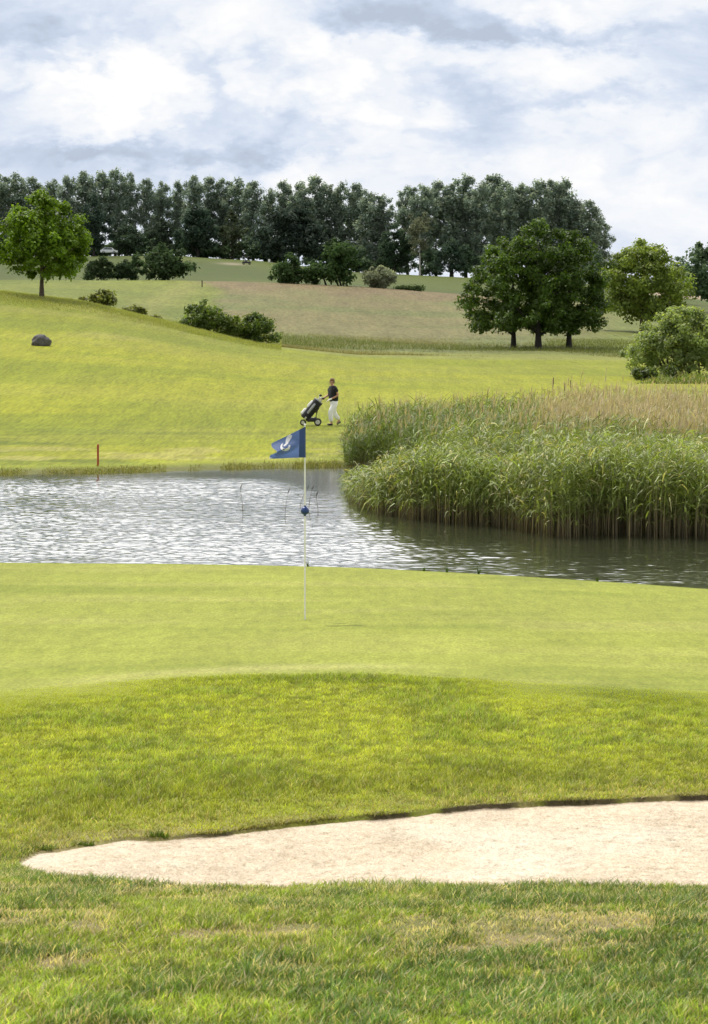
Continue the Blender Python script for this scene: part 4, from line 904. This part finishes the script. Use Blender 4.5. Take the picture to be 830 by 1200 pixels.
yy = M('MAXIMUM', M('ABSOLUTE', sp.outputs[1]), .15); U_ = M('DIVIDE', sp.outputs[0], yy); V_ = M('DIVIDE', sp.outputs[2], yy)
def noise(vec, scale, detail=6, rough=.55, dist=0.0, colr=False):
    n = N(ns, 'ShaderNodeTexNoise'); n.inputs['Scale'].default_value = scale; n.inputs['Detail'].default_value = detail; n.inputs['Roughness'].default_value = rough; n.inputs['Distortion'].default_value = dist
    ls.new(vec, n.inputs['Vector']); return n.outputs['Color' if colr else 'Fac']
cmb = N(ns, 'ShaderNodeCombineXYZ'); ls.new(U_, cmb.inputs[0]); ls.new(M('MULTIPLY', V_, 1.9), cmb.inputs[1]); uv = cmb.outputs[0]
wn = noise(uv, 28, 6, .55, 0, True); ws = N(ns, 'ShaderNodeSeparateColor'); ls.new(wn, ws.inputs[0])
wa = noise(uv, 95, 4, .6, 0, True); ws2 = N(ns, 'ShaderNodeSeparateColor'); ls.new(wa, ws2.inputs[0])
Uw = M('ADD', M('ADD', U_, M('MULTIPLY', M('SUBTRACT', ws.outputs[0], .5), .055)), M('MULTIPLY', M('SUBTRACT', ws2.outputs[0], .5), .016))
Vw = M('ADD', M('ADD', V_, M('MULTIPLY', M('SUBTRACT', ws.outputs[1], .5), .030)), M('MULTIPLY', M('SUBTRACT', ws2.outputs[1], .5), .014))
acc = M('ADD', M('MULTIPLY', noise(uv, 17, 8, .58, .4), 1.30), -.025)
for px, py, rx, ry, am, hard in [(120, 128, 80, 34, .30, 3), (165, 95, 46, 40, .26, 3), (330, 80, 130, 62, .26, 1), (440, 125, 100, 48, .24, 2), (690, 8, 150, 20, .30, 2), (640, 70, 130, 16, .22, 1.5),
        (720, 190, 150, 62, .20, 1), (300, 200, 150, 14, .26, 1.5), (560, 200, 120, 40, .12, 1), (40, 80, 60, 26, .2, 1), (270, 15, 120, 24, .12, 1),
        (45, 45, 100, 26, -.42, 2), (30, 8, 120, 18, -.14, 1), (255, 125, 80, 46, -.26, 1.5), (475, 22, 110, 24, -.46, 2), (620, 42, 150, 13, -.36, 1.5), (680, 115, 140, 15, -.36, 1.5), (130, 178, 210, 16, -.36, 2), (480, 150, 90, 12, -.22, 1), (90, 205, 140, 14, -.18, 1), (620, 160, 160, 20, -.10, 1)]:
    a = M('DIVIDE', M('SUBTRACT', Uw, (px-CX)/F), rx/F); b = M('DIVIDE', M('SUBTRACT', Vw, (HY-py)/F), ry/F)
    r2 = M('ADD', M('MULTIPLY', a, a), M('MULTIPLY', b, b))
    if hard > 1: r2 = M('POWER', r2, hard*.6)
    acc = M('ADD', acc, M('MULTIPLY', M('EXPONENT', M('MULTIPLY', r2, -1.0)), am))
cw = N(ns, 'ShaderNodeCombineXYZ'); ls.new(Uw, cw.inputs[0]); ls.new(M('MULTIPLY', Vw, 1.35), cw.inputs[1])
def puffs(scale, smooth):
    v = N(ns, 'ShaderNodeTexVoronoi', feature='SMOOTH_F1'); v.inputs['Scale'].default_value = scale; v.inputs['Smoothness'].default_value = smooth; ls.new(cw.outputs[0], v.inputs['Vector']); return M('SUBTRACT', .42, v.outputs['Distance'])
pf = M('ADD', M('MULTIPLY', puffs(38, .35), .75), M('MULTIPLY', puffs(95, .3), .45)); pm_ = None
for px, py, rx, ry, am in [(125, 112, 115, 62, 1.0), (420, 115, 150, 62, .8), (330, 50, 160, 50, .5), (690, 200, 140, 50, .45), (690, 15, 160, 30, .5), (60, 70, 90, 30, .4), (290, 195, 160, 26, .6)]:
    a = M('DIVIDE', M('SUBTRACT', Uw, (px-CX)/F), rx/F); b = M('DIVIDE', M('SUBTRACT', Vw, (HY-py)/F), ry/F)
    q = M('MULTIPLY', M('EXPONENT', M('MULTIPLY', M('ADD', M('MULTIPLY', a, a), M('MULTIPLY', b, b)), -1.0)), am); pm_ = q if pm_ is None else M('ADD', pm_, q)
acc = M('ADD', acc, M('MULTIPLY', M('ADD', M('MULTIPLY', pm_, .85), .12), pf))
hi = N(ns, 'ShaderNodeMapRange'); ls.new(V_, hi.inputs[0]); hi.inputs['From Min'].default_value = .135; hi.inputs['From Max'].default_value = .20; hi.inputs['To Max'].default_value = .60
acc = M('ADD', acc, hi.outputs[0])
rp = N(ns, 'ShaderNodeValToRGB'); ls.new(acc, rp.inputs[0]); e = rp.color_ramp.elements
e[0].position = .12; e[0].color = (.50, .575, .70, 1); e[1].position = .94; e[1].color = (1.0, 1.0, 1.0, 1)
for p, c in ((.33, (.60, .685, .83, 1)), (.50, (.72, .79, .91, 1)), (.66, (.87, .905, .965, 1))):
    q = e.new(p); q.color = c
bg2 = N(ns, 'ShaderNodeBackground'); ls.new(rp.outputs[0], bg2.inputs[0])
def ramp01(v, a, b):
    n = N(ns, 'ShaderNodeMapRange', interpolation_type='SMOOTHSTEP'); ls.new(v, n.inputs[0]); n.inputs['From Min'].default_value = a; n.inputs['From Max'].default_value = b; return n.outputs[0]
glow = M('MULTIPLY', M('MULTIPLY', ramp01(V_, .135, .30), ramp01(sp.outputs[1], .1, .6)), M('SUBTRACT', 1.0, ramp01(sp.outputs[2], .50, .75)))
ls.new(M('ADD', 1.0, M('MULTIPLY', glow, 1.9)), bg2.inputs[1])      # clouds towards the sun are brighter
cov = N(ns, 'ShaderNodeMapRange'); ls.new(sp.outputs[2], cov.inputs[0]); cov.inputs['From Min'].default_value = .45; cov.inputs['From Max'].default_value = .75; cov.inputs['To Min'].default_value = 1.0; cov.inputs['To Max'].default_value = .25
mx = N(ns, 'ShaderNodeMixShader'); ls.new(cov.outputs[0], mx.inputs[0]); ls.new(bg1.outputs[0], mx.inputs[1]); ls.new(bg2.outputs[0], mx.inputs[2]); ls.new(mx.outputs[0], out.inputs[0])

sun = bpy.data.lights.new('sun', 'SUN'); sun.energy = 4.0; sun.angle = math.radians(.53); sun.color = (1, .95, .86)
so = bpy.data.objects.new('sun', sun); col.objects.link(so); so.location = (-60, 80, 120)
so.rotation_euler = Vector((TR[0]*math.cos(EL), TR[1]*math.cos(EL), -math.sin(EL))).to_track_quat('-Z', 'Y').to_euler()

cam = bpy.data.cameras.new('camera'); co = bpy.data.objects.new('camera', cam); col.objects.link(co); scene.camera = co
co.location = (0, 0, CAMZ); co.rotation_euler = (math.pi/2, 0, 0)
cam.sensor_fit = 'VERTICAL'; cam.sensor_width = 24; cam.sensor_height = 36; cam.lens = 36*F/1200; cam.shift_y = -(600-HY)/1200
cam.clip_start = .1; cam.clip_end = 6000
cam.dof.use_dof = True; cam.dof.focus_distance = 28; cam.dof.aperture_fstop = 25
scene.view_settings.view_transform = 'Standard'; scene.view_settings.look = 'None'; scene.view_settings.exposure = 0
cy = scene.cycles; cy.max_bounces = 4; cy.diffuse_bounces = 2; cy.glossy_bounces = 2; cy.transmission_bounces = 3; cy.adaptive_threshold = .03
